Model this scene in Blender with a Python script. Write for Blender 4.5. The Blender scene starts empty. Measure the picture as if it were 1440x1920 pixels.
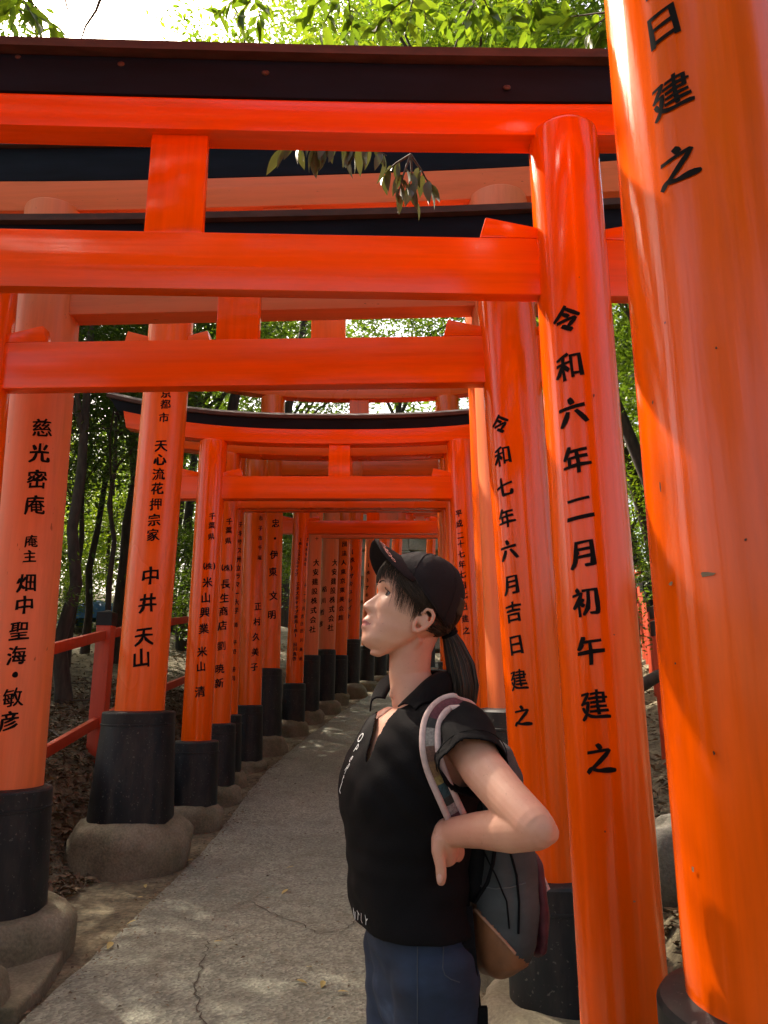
import bpy, bmesh, math, random
import numpy as np
from mathutils import Vector, Matrix, noise
from mathutils.bvhtree import BVHTree
R = math.radians
sc = bpy.context.scene
COL = sc.collection
random.seed(11); rng = np.random.default_rng(11)

# ------------------------------------------------------------------ camera, sky, sun, exposure
FPX, PITCH, CAM = 1400.0, R(13.0), Vector((0, 0, 1.30))
cd = bpy.data.cameras.new('camera'); cam = bpy.data.objects.new('camera', cd); COL.objects.link(cam)
cd.sensor_fit = 'VERTICAL'; cd.sensor_height = 24.0; cd.lens = 24.0 * FPX / 1920.0
cd.clip_start = 0.05; cd.clip_end = 900
cam.location = CAM; cam.rotation_euler = (R(90) + PITCH, 0, 0)
sc.camera = cam

SUN_DIR = Vector((-0.46, 0.50, 0.73)).normalized()          # towards the sun
world = bpy.data.worlds.new('World'); sc.world = world; world.use_nodes = True
wn = world.node_tree; bg = wn.nodes['Background']
sky = wn.nodes.new('ShaderNodeTexSky'); sky.sky_type = 'NISHITA'; sky.sun_disc = False
sky.sun_elevation = math.asin(SUN_DIR.z); sky.sun_rotation = math.atan2(SUN_DIR.x, SUN_DIR.y)
sky.air_density = 1.0; sky.dust_density = 6.0; sky.ozone_density = 0.6
wn.links.new(sky.outputs[0], bg.inputs[0]); bg.inputs[1].default_value = 0.15
sl = bpy.data.lights.new('sun', 'SUN'); sl.energy = 3.8; sl.angle = R(0.55); sl.color = (1.0, 0.93, 0.82)
sun = bpy.data.objects.new('sun', sl); COL.objects.link(sun); sun.location = (-8, 9, 14)
sun.rotation_euler = (-SUN_DIR).to_track_quat('-Z', 'Y').to_euler()
sc.view_settings.view_transform = 'Standard'; sc.view_settings.look = 'None'
sc.view_settings.exposure = 1.68; sc.view_settings.gamma = 1.0
sc.view_settings.use_curve_mapping = False
sc.view_settings.use_white_balance = True; sc.view_settings.white_balance_temperature = 7100; sc.view_settings.white_balance_tint = 12
sc.render.engine = 'CYCLES'
sc.cycles.use_denoising = True
sc.cycles.max_bounces = 8; sc.cycles.diffuse_bounces = 5; sc.cycles.glossy_bounces = 3
sc.cycles.transmission_bounces = 4; sc.cycles.sample_clamp_indirect = 6

# ------------------------------------------------------------------ helpers
def ray(px, py):
    u, v = px - 720.0, 960.0 - py
    c, s = math.cos(PITCH), math.sin(PITCH)
    return Vector((u, FPX * c - v * s, FPX * s + v * c))
def at(px, py, Y):
    d = ray(px, py); return CAM + d * (Y / d.y)
def hit(px, py, O, N):
    d = ray(px, py); return CAM + d * ((O - CAM).dot(N) / d.dot(N))
def zat(py, Y): return at(720, py, Y).z
def xat(px, py, Y): return at(px, py, Y).x
def ppm(py, Y):
    d = ray(720, py); return d.y / Y
def interp(x, xs, ys): return float(np.interp(x, xs, ys))
def sstep(a, b, x):
    t = min(1.0, max(0.0, (x - a) / (b - a))); return t * t * (3 - 2 * t)

def link(name, me, mats=None, parent=None, smooth=None, kind=None):
    o = bpy.data.objects.new(name, me); COL.objects.link(o)
    if mats is not None and len(me.materials) == 0:
        for m in (mats if isinstance(mats, (list, tuple)) else [mats]): me.materials.append(m)
    if parent: o.parent = parent
    if smooth is not None and len(me.polygons):
        me.polygons.foreach_set('use_smooth', [True] * len(me.polygons))
        if smooth < 180: me.set_sharp_from_angle(angle=R(smooth))
    if kind: o['kind'] = kind
    return o
def tag(o, label=None, cat=None, group=None, kind=None):
    if label: o['label'] = label
    if cat: o['category'] = cat
    if group: o['group'] = group
    if kind: o['kind'] = kind
    return o
def empty(name, loc=(0, 0, 0), rz=0.0):
    o = bpy.data.objects.new(name, None); COL.objects.link(o); o.location = loc; o.rotation_euler = (0, 0, rz)
    o.empty_display_size = 0.1
    return o
def copy_tree(o, parent=None):
    c = o.copy(); COL.objects.link(c)
    if parent: c.parent = parent
    for ch in list(o.children): copy_tree(ch, c)
    return c

class MB:
    def __init__(s): s.v = []; s.f = []
    def add(s, vs, fs):
        n = len(s.v); s.v += [tuple(p) for p in vs]; s.f += [tuple(i + n for i in q) for q in fs]; return s
    def box(s, c, size, rot=None):
        x, y, z = [k / 2 for k in size]
        vs = [Vector(p) for p in ((-x,-y,-z),(x,-y,-z),(x,y,-z),(-x,y,-z),(-x,-y,z),(x,-y,z),(x,y,z),(-x,y,z))]
        if rot is not None: vs = [rot @ p for p in vs]
        vs = [p + Vector(c) for p in vs]
        return s.add(vs, [(0,3,2,1),(4,5,6,7),(0,1,5,4),(1,2,6,5),(2,3,7,6),(3,0,4,7)])
    def lathe(s, prof, n=40, axis=None, cap=True, ph=0.0):
        """prof: (r, z) list upwards; axis(z) -> (x, y) centre"""
        vs = []; m = len(prof)
        for r, z in prof:
            cx, cy = axis(z) if axis else (0, 0)
            for k in range(n):
                a = ph + 2 * math.pi * k / n; vs.append((cx + r * math.cos(a), cy + r * math.sin(a), z))
        fs = [(i*n+k, i*n+(k+1)%n, (i+1)*n+(k+1)%n, (i+1)*n+k) for i in range(m-1) for k in range(n)]
        if cap: fs += [tuple(range(n))[::-1], tuple((m-1)*n+k for k in range(n))]
        return s.add(vs, fs)
    def tube(s, pts, rad, n=10, cap=True, flat=1.0, ref=None):
        pts = [Vector(p) for p in pts]
        if not isinstance(rad, (list, tuple)): rad = [rad] * len(pts)
        vs = []; up = None
        for i, p in enumerate(pts):
            t = (pts[min(i+1, len(pts)-1)] - pts[max(i-1, 0)])
            t = t.normalized() if t.length > 1e-9 else Vector((0, 0, 1))
            if up is None:
                up = Vector(ref) if ref is not None else (Vector((0,0,1)) if abs(t.z) < .9 else Vector((1,0,0)))
            up = (up - t * up.dot(t)).normalized(); sd = t.cross(up)
            for k in range(n):
                a = 2 * math.pi * k / n
                vs.append(p + sd * (rad[i] * math.cos(a)) + up * (rad[i] * flat * math.sin(a)))
        m = len(pts)
        fs = [(i*n+k, i*n+(k+1)%n, (i+1)*n+(k+1)%n, (i+1)*n+k) for i in range(m-1) for k in range(n)]
        if cap: fs += [tuple(range(n))[::-1], tuple((m-1)*n+k for k in range(n))]
        return s.add(vs, fs)
    def limb(s, pts, rad, n=16, flat=1.0, ref=None):
        """tube with rounded ends"""
        pts = [Vector(p) for p in pts]; rad = list(rad)
        a = (pts[0] - pts[1]).normalized(); b = (pts[-1] - pts[-2]).normalized()
        P = [pts[0] + a * rad[0] * q for q in (.98, .8, .45)] + pts + [pts[-1] + b * rad[-1] * q for q in (.45, .8, .98)]
        Q = [rad[0] * q for q in (.18, .6, .89)] + rad + [rad[-1] * q for q in (.89, .6, .18)]
        return s.tube(P, Q, n, True, flat, ref)
    def ball(s, c, r, n=16, m=10, rot=None):
        r = (r, r, r) if not isinstance(r, (list, tuple)) else r
        vs = []
        for i in range(m + 1):
            e = -math.pi/2 + math.pi * i / m
            e = max(-1.56, min(1.56, e))
            for k in range(n):
                a = 2*math.pi*k/n
                p = Vector((r[0]*math.cos(e)*math.cos(a), r[1]*math.cos(e)*math.sin(a), r[2]*math.sin(e)))
                if rot is not None: p = rot @ p
                vs.append(p + Vector(c))
        fs = [(i*n+k, i*n+(k+1)%n, (i+1)*n+(k+1)%n, (i+1)*n+k) for i in range(m) for k in range(n)]
        fs += [tuple(range(n))[::-1], tuple(m*n+k for k in range(n))]
        return s.add(vs, fs)
    def mesh(s, name):
        me = bpy.data.meshes.new(name); me.from_pydata(s.v, [], s.f); me.update(); return me
    def obj(s, name, mat, parent=None, smooth=None, bevel=0, seg=2, kind=None, angle=35):
        me = s.mesh(name)
        if bevel:
            bm = bmesh.new(); bm.from_mesh(me)
            es = [e for e in bm.edges if len(e.link_faces) == 2 and e.calc_face_angle(0) > R(angle)]
            bmesh.ops.bevel(bm, geom=es, offset=bevel, segments=seg, affect='EDGES', profile=.6)
            bm.to_mesh(me); bm.free(); smooth = 40 if smooth is None else smooth
        return link(name, me, mat, parent, smooth, kind)

def np_mesh(name, V, Fc, k):
    """V (n,3), Fc (m,k)"""
    me = bpy.data.meshes.new(name); V = np.asarray(V, np.float32); Fc = np.asarray(Fc, np.int32)
    me.vertices.add(len(V)); me.vertices.foreach_set('co', V.ravel())
    me.loops.add(Fc.size); me.loops.foreach_set('vertex_index', Fc.ravel())
    me.polygons.add(len(Fc)); me.polygons.foreach_set('loop_start', np.arange(0, Fc.size, k, dtype=np.int32))
    me.polygons.foreach_set('loop_total', np.full(len(Fc), k, np.int32))
    me.update(calc_edges=True); me.validate()
    return me

def voxel(mb, size, smooth_it=4, fac=.5, adapt=0.0):
    me = mb.mesh('tmp'); o = bpy.data.objects.new('tmp', me); COL.objects.link(o)
    bm = bmesh.new(); bm.from_mesh(me); bmesh.ops.recalc_face_normals(bm, faces=bm.faces[:]); bm.to_mesh(me); bm.free()
    m = o.modifiers.new('r', 'REMESH'); m.mode = 'VOXEL'; m.voxel_size = size; m.adaptivity = adapt
    if smooth_it:
        m2 = o.modifiers.new('s', 'SMOOTH'); m2.factor = fac; m2.iterations = smooth_it
    dg = bpy.context.evaluated_depsgraph_get()
    out = bpy.data.meshes.new_from_object(o.evaluated_get(dg))
    bpy.data.objects.remove(o); bpy.data.meshes.remove(me)
    return out

# ------------------------------------------------------------------ materials
def nodes(name):
    m = bpy.data.materials.new(name); m.use_nodes = True
    nt = m.node_tree; b = nt.nodes['Principled BSDF']
    return m, nt, b
def N(nt, t, **kw):
    n = nt.nodes.new(t)
    for k, v in kw.items():
        if k.startswith('i_'): n.inputs[k[2:].replace('_', ' ')].default_value = v
        else: setattr(n, k, v)
    return n
def noise_tex(nt, scale, stretch=(1, 1, 1), detail=4, rough=.55, coord='Object'):
    tc = N(nt, 'ShaderNodeTexCoord'); mp = N(nt, 'ShaderNodeMapping'); mp.inputs['Scale'].default_value = stretch
    nt.links.new(tc.outputs[coord], mp.inputs[0])
    t = N(nt, 'ShaderNodeTexNoise'); t.inputs['Scale'].default_value = scale
    t.inputs['Detail'].default_value = detail; t.inputs['Roughness'].default_value = rough
    nt.links.new(mp.outputs[0], t.inputs['Vector']); return t
def ramp(nt, src, stops):
    r = N(nt, 'ShaderNodeValToRGB'); e = r.color_ramp.elements
    while len(e) < len(stops): e.new(.5)
    for q, (p, c) in zip(e, stops): q.position = p; q.color = (*c, 1) if len(c) == 3 else c
    nt.links.new(src, r.inputs[0]); return r
def bump(nt, b, src, strength, dist=.01):
    n = N(nt, 'ShaderNodeBump'); n.inputs['Strength'].default_value = strength; n.inputs['Distance'].default_value = dist
    nt.links.new(src, n.inputs['Height']); nt.links.new(n.outputs[0], b.inputs['Normal']); return n
def mixc(nt, fac, a, b_, mode='MIX'):
    m = N(nt, 'ShaderNodeMix'); m.data_type = 'RGBA'; m.blend_type = mode
    for s, v in ((m.inputs['Factor'], fac), (m.inputs['A'], a), (m.inputs['B'], b_)):
        if hasattr(v, 'is_output') or hasattr(v, 'links') and not isinstance(v, tuple): nt.links.new(v, s)
        else: s.default_value = v if not isinstance(v, tuple) else (*v[:3], 1)
    return m.outputs['Result']
def sc3(c, k): return tuple(min(1, x * k) for x in c)

def simple(name, col, rough=.6, var=.18, scale=20, stretch=(1, 1, 1), bmp=.1, coat=0, metal=0, spec=.5, sheen=0):
    m, nt, b = nodes(name)
    t = noise_tex(nt, scale, stretch)
    r = ramp(nt, t.outputs['Fac'], [(.3, sc3(col, 1 - var)), (.7, sc3(col, 1 + var))])
    nt.links.new(r.outputs[0], b.inputs['Base Color'])
    b.inputs['Roughness'].default_value = rough; b.inputs['Coat Weight'].default_value = coat
    b.inputs['Metallic'].default_value = metal; b.inputs['Specular IOR Level'].default_value = spec
    b.inputs['Sheen Weight'].default_value = sheen
    if bmp: bump(nt, b, t.outputs['Fac'], bmp, .004)
    return m

def vermilion(name, col, rough, coat, grain=(26, 26, .7), fade=.25, pale=(.72, .20, .09), chips=.0):
    """painted timber: brush streaks along the grain, faded patches, small chips and dust"""
    m, nt, b = nodes(name)
    t = noise_tex(nt, 1.0, grain, 6, .62)
    t2 = noise_tex(nt, 1.1, (1, 1, .55), 3, .5)
    base = ramp(nt, t.outputs['Fac'], [(.25, sc3(col, .84)), (.55, col), (.8, sc3(col, 1.1))])
    f2 = ramp(nt, t2.outputs['Fac'], [(.35, (0, 0, 0)), (.75, (fade, fade, fade))])
    c = mixc(nt, f2.outputs[0], base.outputs[0], pale)
    t3 = noise_tex(nt, 38, (.35, 1, 1) if grain[0] < 1 else (1, 1, .35), 3, .6)
    sp = ramp(nt, t3.outputs['Fac'], [(.70, (0, 0, 0)), (.745, (1, 1, 1))])
    c = mixc(nt, sp.outputs[0], c, sc3(col, .45)) if chips else c
    t4 = noise_tex(nt, 9, (.12, 1, 1) if grain[0] < 1 else (1, 1, .12), 5, .7)                       # water streaks
    st = ramp(nt, t4.outputs['Fac'], [(.50, (0, 0, 0)), (.75, (.45, .45, .45))])
    c = mixc(nt, st.outputs[0], c, sc3(col, .55))
    nt.links.new(c, b.inputs['Base Color'])
    rr = ramp(nt, t2.outputs['Fac'], [(.3, (rough * .75,) * 3), (.7, (min(1, rough * 1.35),) * 3)])
    nt.links.new(rr.outputs[0], b.inputs['Roughness'])
    b.inputs['Coat Weight'].default_value = coat; b.inputs['Coat Roughness'].default_value = .14; b.inputs['Specular IOR Level'].default_value = .35
    b.inputs['Specular IOR Level'].default_value = .4
    t5 = noise_tex(nt, .45, grain, 3, .5); ad = N(nt, 'ShaderNodeMath', operation='MULTIPLY_ADD')
    nt.links.new(t5.outputs['Fac'], ad.inputs[0]); ad.inputs[1].default_value = 2.2; nt.links.new(t.outputs['Fac'], ad.inputs[2])
    bump(nt, b, ad.outputs[0], .22, .005)
    return m
M = {}
M['fresh'] = vermilion('vermilion gloss', (.86, .096, .002), .13, .05, fade=.05, pale=(.74, .18, .05))
M['fresh_beam'] = vermilion('vermilion gloss beam', (.86, .088, .002), .19, .05, grain=(.6, 24, 24), fade=.08, pale=(.66, .13, .05))
M['mid'] = vermilion('vermilion satin', (.88, .118, .005), .24, .05, fade=.10, chips=1)
M['mid_beam'] = vermilion('vermilion satin beam', (.88, .110, .005), .26, .05, grain=(.6, 24, 24), fade=.10, chips=1)
M['old'] = vermilion('vermilion weathered', (.80, .165, .040), .45, 0, fade=.6, pale=(.70, .26, .16), chips=1)
M['old_beam'] = vermilion('vermilion weathered beam', (.78, .155, .040), .45, 0, grain=(.6, 24, 24), fade=.5, chips=1)
M['black'] = simple('black lacquer', (.006, .007, .009), .5, .3, 9, (1, 1, .4), .1, spec=.25)
M['black_beam'] = simple('black painted lintel', (.005, .009, .020), .6, .3, 14, (.2, 1, 1), .15, spec=.12)
M['ink'] = simple('black ink', (.006, .005, .005), .8, .2, 60, bmp=0, spec=.12)
M['copper'] = simple('browned sheet metal', (.050, .021, .017), .65, .4, 30, (.3, 1, 1), .3)
M['red_timber'] = vermilion('fence red', (.44, .042, .014), .5, 0, fade=.2, chips=1)

def m_sleeve():
    m, nt, b = nodes('black bitumen sleeve')
    t = noise_tex(nt, 4, (2, 2, .5), 6, .65)
    r = ramp(nt, t.outputs['Fac'], [(.32, (.006, .007, .009)), (.50, (.013, .014, .015)), (.70, (.040, .036, .030))])
    t2 = noise_tex(nt, 60, (1, 1, 1), 2, .5)
    s = ramp(nt, t2.outputs['Fac'], [(.66, (0, 0, 0)), (.70, (.6, .6, .6))])
    c = mixc(nt, s.outputs[0], r.outputs[0], (.12, .11, .095))
    nt.links.new(c, b.inputs['Base Color'])
    rr = ramp(nt, t.outputs['Fac'], [(.3, (.32,) * 3), (.75, (.7,) * 3)])
    nt.links.new(rr.outputs[0], b.inputs['Roughness']); b.inputs['Specular IOR Level'].default_value = .3
    bump(nt, b, t.outputs['Fac'], .25, .006); return m
M['sleeve'] = m_sleeve()
def m_stone(name, c1, c2, moss=.5, scale=6):
    m, nt, b = nodes(name)
    t = noise_tex(nt, scale, (1, 1, 1), 8, .68); t2 = noise_tex(nt, 2.2, (1, 1, 1), 4, .6); t3 = noise_tex(nt, 70, (1, 1, 1), 3, .6)
    r = ramp(nt, t.outputs['Fac'], [(.3, c1), (.7, c2)])
    mo = ramp(nt, t2.outputs['Fac'], [(.42, (0, 0, 0)), (.68, (moss,) * 3)])
    c = mixc(nt, mo.outputs[0], r.outputs[0], (.075, .078, .028))
    g = ramp(nt, t3.outputs['Fac'], [(.35, (.72,) * 3), (.7, (1.15,) * 3)])
    c = mixc(nt, 1.0, c, g.outputs[0], 'MULTIPLY')
    nt.links.new(c, b.inputs['Base Color']); b.inputs['Roughness'].default_value = .88
    ad = N(nt, 'ShaderNodeMath', operation='ADD'); nt.links.new(t.outputs['Fac'], ad.inputs[0]); nt.links.new(t3.outputs['Fac'], ad.inputs[1])
    bump(nt, b, ad.outputs[0], .35, .01); return m
M['stone'] = m_stone('footing concrete', (.16, .13, .085), (.27, .235, .16), .55)
M['rock'] = m_stone('mossy rock', (.10, .09, .075), (.22, .20, .17), .7, 4)
M['wallstone'] = m_stone('pale wall stone', (.22, .20, .14), (.42, .38, .27), .5, 3)

def m_path():
    m, nt, b = nodes('worn asphalt path')
    big = noise_tex(nt, .9, (1, 1, 1), 5, .6); mid = noise_tex(nt, 7, (1, 1, 1), 6, .7)
    tc = N(nt, 'ShaderNodeTexCoord'); v = N(nt, 'ShaderNodeTexVoronoi'); v.inputs['Scale'].default_value = 75
    nt.links.new(tc.outputs['Object'], v.inputs['Vector'])
    v2 = N(nt, 'ShaderNodeTexVoronoi'); v2.inputs['Scale'].default_value = 34; nt.links.new(tc.outputs['Object'], v2.inputs['Vector'])
    base = ramp(nt, big.outputs['Fac'], [(.3, (.155, .160, .122)), (.7, (.255, .258, .200))])
    agg = ramp(nt, v.outputs['Color'], [(.1, (.5,) * 3), (.55, (1.0,) * 3), (.95, (1.6,) * 3)])
    c = mixc(nt, .85, base.outputs[0], agg.outputs[0], 'MULTIPLY')
    dirt = ramp(nt, mid.outputs['Fac'], [(.45, (0, 0, 0)), (.72, (.65,) * 3)])
    c = mixc(nt, dirt.outputs[0], c, (.115, .105, .070))
    pit = ramp(nt, v2.outputs['Distance'], [(.05, (.35,) * 3), (.22, (1, 1, 1))])
    c = mixc(nt, .6, c, pit.outputs[0], 'MULTIPLY')
    nt.links.new(c, b.inputs['Base Color']); b.inputs['Roughness'].default_value = .8
    ad = N(nt, 'ShaderNodeMath', operation='ADD'); nt.links.new(v.outputs['Distance'], ad.inputs[0]); nt.links.new(mid.outputs['Fac'], ad.inputs[1])
    bump(nt, b, ad.outputs[0], .5, .008); return m
M['path'] = m_path()
def m_ground():
    m, nt, b = nodes('forest floor soil')
    t = noise_tex(nt, 3.5, (1, 1, 1), 8, .7); t2 = noise_tex(nt, 28, (1, 1, 1), 5, .7)
    r = ramp(nt, t.outputs['Fac'], [(.3, (.075, .060, .036)), (.5, (.165, .138, .082)), (.72, (.25, .215, .135))])
    g = ramp(nt, t2.outputs['Fac'], [(.3, (.5,) * 3), (.72, (1.4,) * 3)])
    c = mixc(nt, 1.0, r.outputs[0], g.outputs[0], 'MULTIPLY')
    nt.links.new(c, b.inputs['Base Color']); b.inputs['Roughness'].default_value = .95
    bump(nt, b, t2.outputs['Fac'], .8, .02); return m
M['ground'] = m_ground()
def m_leaf(name, cols, trans=.45, rough=.4, tcol=None):
    m = bpy.data.materials.new(name); m.use_nodes = True; nt = m.node_tree; nt.nodes.clear()
    out = N(nt, 'ShaderNodeOutputMaterial'); geo = N(nt, 'ShaderNodeNewGeometry')
    k = len(cols); r = ramp(nt, geo.outputs['Random Per Island'], [(i / max(1, k - 1), c) for i, c in enumerate(cols)])
    b = N(nt, 'ShaderNodeBsdfPrincipled'); b.inputs['Roughness'].default_value = rough; b.inputs['Specular IOR Level'].default_value = .4
    nt.links.new(r.outputs[0], b.inputs['Base Color'])
    tr = N(nt, 'ShaderNodeBsdfTranslucent')
    tc = mixc(nt, .999, r.outputs[0], tcol or (2.6, 2.3, .8), 'MULTIPLY')
    nt.links.new(tc, tr.inputs['Color'])
    mx = N(nt, 'ShaderNodeMixShader'); mx.inputs[0].default_value = trans
    nt.links.new(b.outputs[0], mx.inputs[1]); nt.links.new(tr.outputs[0], mx.inputs[2]); nt.links.new(mx.outputs[0], out.inputs[0])
    return m
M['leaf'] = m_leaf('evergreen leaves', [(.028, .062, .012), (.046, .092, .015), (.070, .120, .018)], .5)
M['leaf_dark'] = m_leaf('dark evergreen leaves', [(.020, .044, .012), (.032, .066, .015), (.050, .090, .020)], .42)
M['leaf_bright'] = m_leaf('sunlight tinted leaves', [(.050, .105, .016), (.080, .140, .020), (.115, .165, .024)], .52)  # brighter copy of the leaves, sunlight put into the colour
M['leaf_shade'] = m_leaf('shade tinted hanging leaves', [(.045, .060, .030), (.075, .09, .05), (.10, .115, .07)], .12, .5)  # darker, greyer copy: the shade between the gates is put into the colour
M['litter'] = m_leaf('dead leaves', [(.050, .030, .015), (.11, .068, .035), (.20, .135, .075), (.075, .05, .03)], .12, .7, (1.2, 1.0, .7))
M['dry_leaf'] = m_leaf('yellow fallen leaves', [(.36, .26, .09), (.42, .34, .12), (.30, .19, .08)], .15, .6, (1.2, 1.1, .7))
M['bark'] = simple('dark bark', (.042, .032, .024), .9, .5, 18, (1, 1, .25), .8)
M['twig'] = simple('twig bark', (.07, .05, .035), .85, .4, 40, bmp=.3)

# ------------------------------------------------------------------ terrain
def path_z(Y):
    t = (Y - 6.4) / .45
    z = .1 * .45 * (math.log1p(math.exp(t)) if t < 30 else t)
    return min(z, 2.9 + .02 * max(0, Y - 36))
def shift(Y):
    d = max(0.0, Y - 9.0); return .0059 * d * d + .089 * d if d < 16 else 2.93 + .28 * (d - 16)
def hgt(X, Y):
    s = shift(Y) if Y < 30 else shift(30)
    base = path_z(Y)
    dl = (-2.10 + s) - X; dr = X - (.85 + s)
    h = 0
    if dl > 0: h += .70 * sstep(0, .62, dl) + .13 * min(max(0, dl - .5), 30)
    if dr > 0: h += .50 * min(dr, 4) * sstep(0, .8, dr) + .15 * min(max(0, dr - 4), 30)
    amp = sstep(-.1, .6, max(dl, dr))
    n = noise.noise((X * .9, Y * .9, 3.1)) * .09 + noise.noise((X * 3.1, Y * 3.1, 8.7)) * .035
    return base + h + n * amp - .012
def build_ground():
    xs = sorted(set(list(np.round(np.arange(-6, 5.01, .14), 3)) + [-300, -180, -110, -70, -45, -30, -22, -17, -14, -12, -10, -9, -8, -7.3, -6.6,
                    5.6, 6.4, 7.2, 8, 9, 10, 12, 14, 17, 22, 30, 45, 70, 110, 180, 300]))
    ys = sorted(set(list(np.round(np.arange(-2, 24.01, .16), 3)) + [-300, -150, -80, -40, -20, -12, -8, -5, -3, 25, 26, 28, 30, 33, 36, 40, 46, 55, 70, 90, 130, 200, 320]))
    V = [(x, y, hgt(x, y)) for y in ys for x in xs]; w = len(xs)
    Fc = [(j*w+i, j*w+i+1, (j+1)*w+i+1, (j+1)*w+i) for j in range(len(ys)-1) for i in range(w-1)]
    me = np_mesh('ground', V, Fc, 4)
    return link('ground', me, M['ground'], None, 180, 'structure')
ground = build_ground()
def path_edges(Y):
    s = shift(Y)
    wob = .035 * noise.noise((Y * 1.3, 0, 0)) + .02 * noise.noise((Y * 5, 2, 0))
    return -1.41 + s + wob, .34 + s + .05 * noise.noise((Y * 1.7, 9, 0))
def build_path():
    ys = np.arange(-3, 26.01, .12); mb = MB(); n = 15; V = []; Fc = []
    for j, y in enumerate(ys):
        a, b_ = path_edges(y); z = path_z(y) + .024
        V.append((a - .012, y, z - .12)); 
        for i in range(n):
            x = a + (b_ - a) * i / (n - 1)
            V.append((x, y, z + .006 * noise.noise((x * 2.2, y * 2.2, 0)) - (.008 if i in (0, n - 1) else 0)))
        V.append((b_ + .012, y, z - .12))
    w = n + 2
    for j in range(len(ys) - 1):
        for i in range(w - 1): Fc.append((j*w+i, j*w+i+1, (j+1)*w+i+1, (j+1)*w+i))
    return link('path', np_mesh('path', V, Fc, 4), M['path'], None, 50, 'structure')
path = build_path()
M['crack'] = simple('crack dirt', (.07, .058, .042), .95, .4, 30)
def crack(pix, w=.006):
    """a jagged crack on the path; pix are points of the path"""
    pts = []
    for px, py in pix:
        d = ray(px, py); Y = 3.
        for _ in range(12): Y = (path_z(Y) + .028 - CAM.z) / d.z * d.y
        pts.append(CAM + d * (Y / d.y))
    out = []
    for a, b_ in zip(pts[:-1], pts[1:]):
        k = max(2, int((b_ - a).length / .03))
        for i in range(k):
            p = a.lerp(b_, i / k); p.x += random.uniform(-.012, .012); p.y += random.uniform(-.012, .012); out.append(p)
    out.append(pts[-1]); V = []; Fc = []
    for i, p in enumerate(out):
        t = out[min(i+1, len(out)-1)] - out[max(0, i-1)]; nrm = Vector((-t.y, t.x, 0)).normalized()
        ww = w * random.uniform(.35, 1.2) * (.3 if i in (0, len(out)-1) else 1); z = path_z(p.y) + .0345 + .006 * noise.noise((p.x * 2.2, p.y * 2.2, 0)) - .006
        V += [(p.x - nrm.x*ww, p.y - nrm.y*ww, z), (p.x + nrm.x*ww, p.y + nrm.y*ww, z)]
    Fc = [(2*i, 2*i+1, 2*i+3, 2*i+2) for i in range(len(out)-1)]
    link('crack', np_mesh('crack', V, Fc, 4), M['crack'], path)
crack([(385, 1925), (370, 1880), (368, 1850), (378, 1800), (392, 1765), (440, 1752)], .0042)
crack([(432, 1700), (470, 1690), (520, 1715), (560, 1730), (600, 1752), (650, 1740), (668, 1725)], .0036)
crack([(440, 1700), (500, 1672), (560, 1660), (655, 1658)], .0024)
crack([(340, 1715), (400, 1712), (440, 1700)], .002)

# ------------------------------------------------------------------ lettering
GLYPH = {}
def glyph(ch, brush=True):
    key = (ch, brush)
    if key in GLYPH: return GLYPH[key]
    c = bpy.data.curves.new('t', 'FONT'); c.body = ch; c.resolution_u = 3
    o = bpy.data.objects.new('t', c); COL.objects.link(o)
    dg = bpy.context.evaluated_depsgraph_get(); me = bpy.data.meshes.new_from_object(o.evaluated_get(dg))
    bpy.data.objects.remove(o)
    bm = bmesh.new(); bm.from_mesh(me); bpy.data.meshes.remove(me)
    bmesh.ops.remove_doubles(bm, verts=bm.verts[:], dist=1e-5)
    bm.normal_update()
    if bm.verts:
        lo = Vector([min(v.co[i] for v in bm.verts) for i in range(3)]); hi = Vector([max(v.co[i] for v in bm.verts) for i in range(3)])
        ce = (lo + hi) / 2
        disp = {}
        for e in bm.edges:
            if len(e.link_faces) == 1:
                f = e.link_faces[0]; d = e.verts[1].co - e.verts[0].co; n = Vector((d.y, -d.x, 0)).normalized()
                if n.dot(e.verts[0].co - f.calc_center_median()) < 0: n = -n
                for v in e.verts: disp.setdefault(v, []).append(n)
        for v in bm.verts: v.co -= ce
        if brush:
            for v, ns in disp.items():
                n = sum(ns, Vector()) / len(ns)
                t = .5 + .5 * math.sin(v.co.x * 8 + ord(ch[0])) * math.cos(v.co.y * 7 + ord(ch[0]) * .7); kx = max(.55, min(1.35, 1.5 - len(bm.faces) / 150))
                v.co.x += n.x * (.024 + .040 * t) * kx; v.co.y += n.y * (.008 + .036 * (1 - t)) * kx
            for v in bm.verts:
                x, y = v.co.x, v.co.y
                v.co.y = y + .10 * x + .03 * math.sin(x * 4 + 1)
                v.co.x = x * (1.0 + .10 * (-y)) + .018 * math.sin(y * 5 + ord(ch[0])) - .05 * y
        for k in range(-9, 10):
            bmesh.ops.bisect_plane(bm, geom=bm.verts[:] + bm.edges[:] + bm.faces[:], plane_co=(k * .06, 0, 0), plane_no=(1, 0, 0))
    bmesh.ops.triangulate(bm, faces=bm.faces[:])
    bm.verts.index_update()
    V = [v.co.copy() for v in bm.verts]; Fc = [tuple(v.index for v in f.verts) for f in bm.faces]; bm.free()
    for i, t in enumerate(Fc):
        a, b_, c_ = [V[j] for j in t]
        if (b_ - a).cross(c_ - a).z < 0: Fc[i] = t[::-1]
    GLYPH[key] = (V, Fc); return GLYPH[key]

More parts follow.
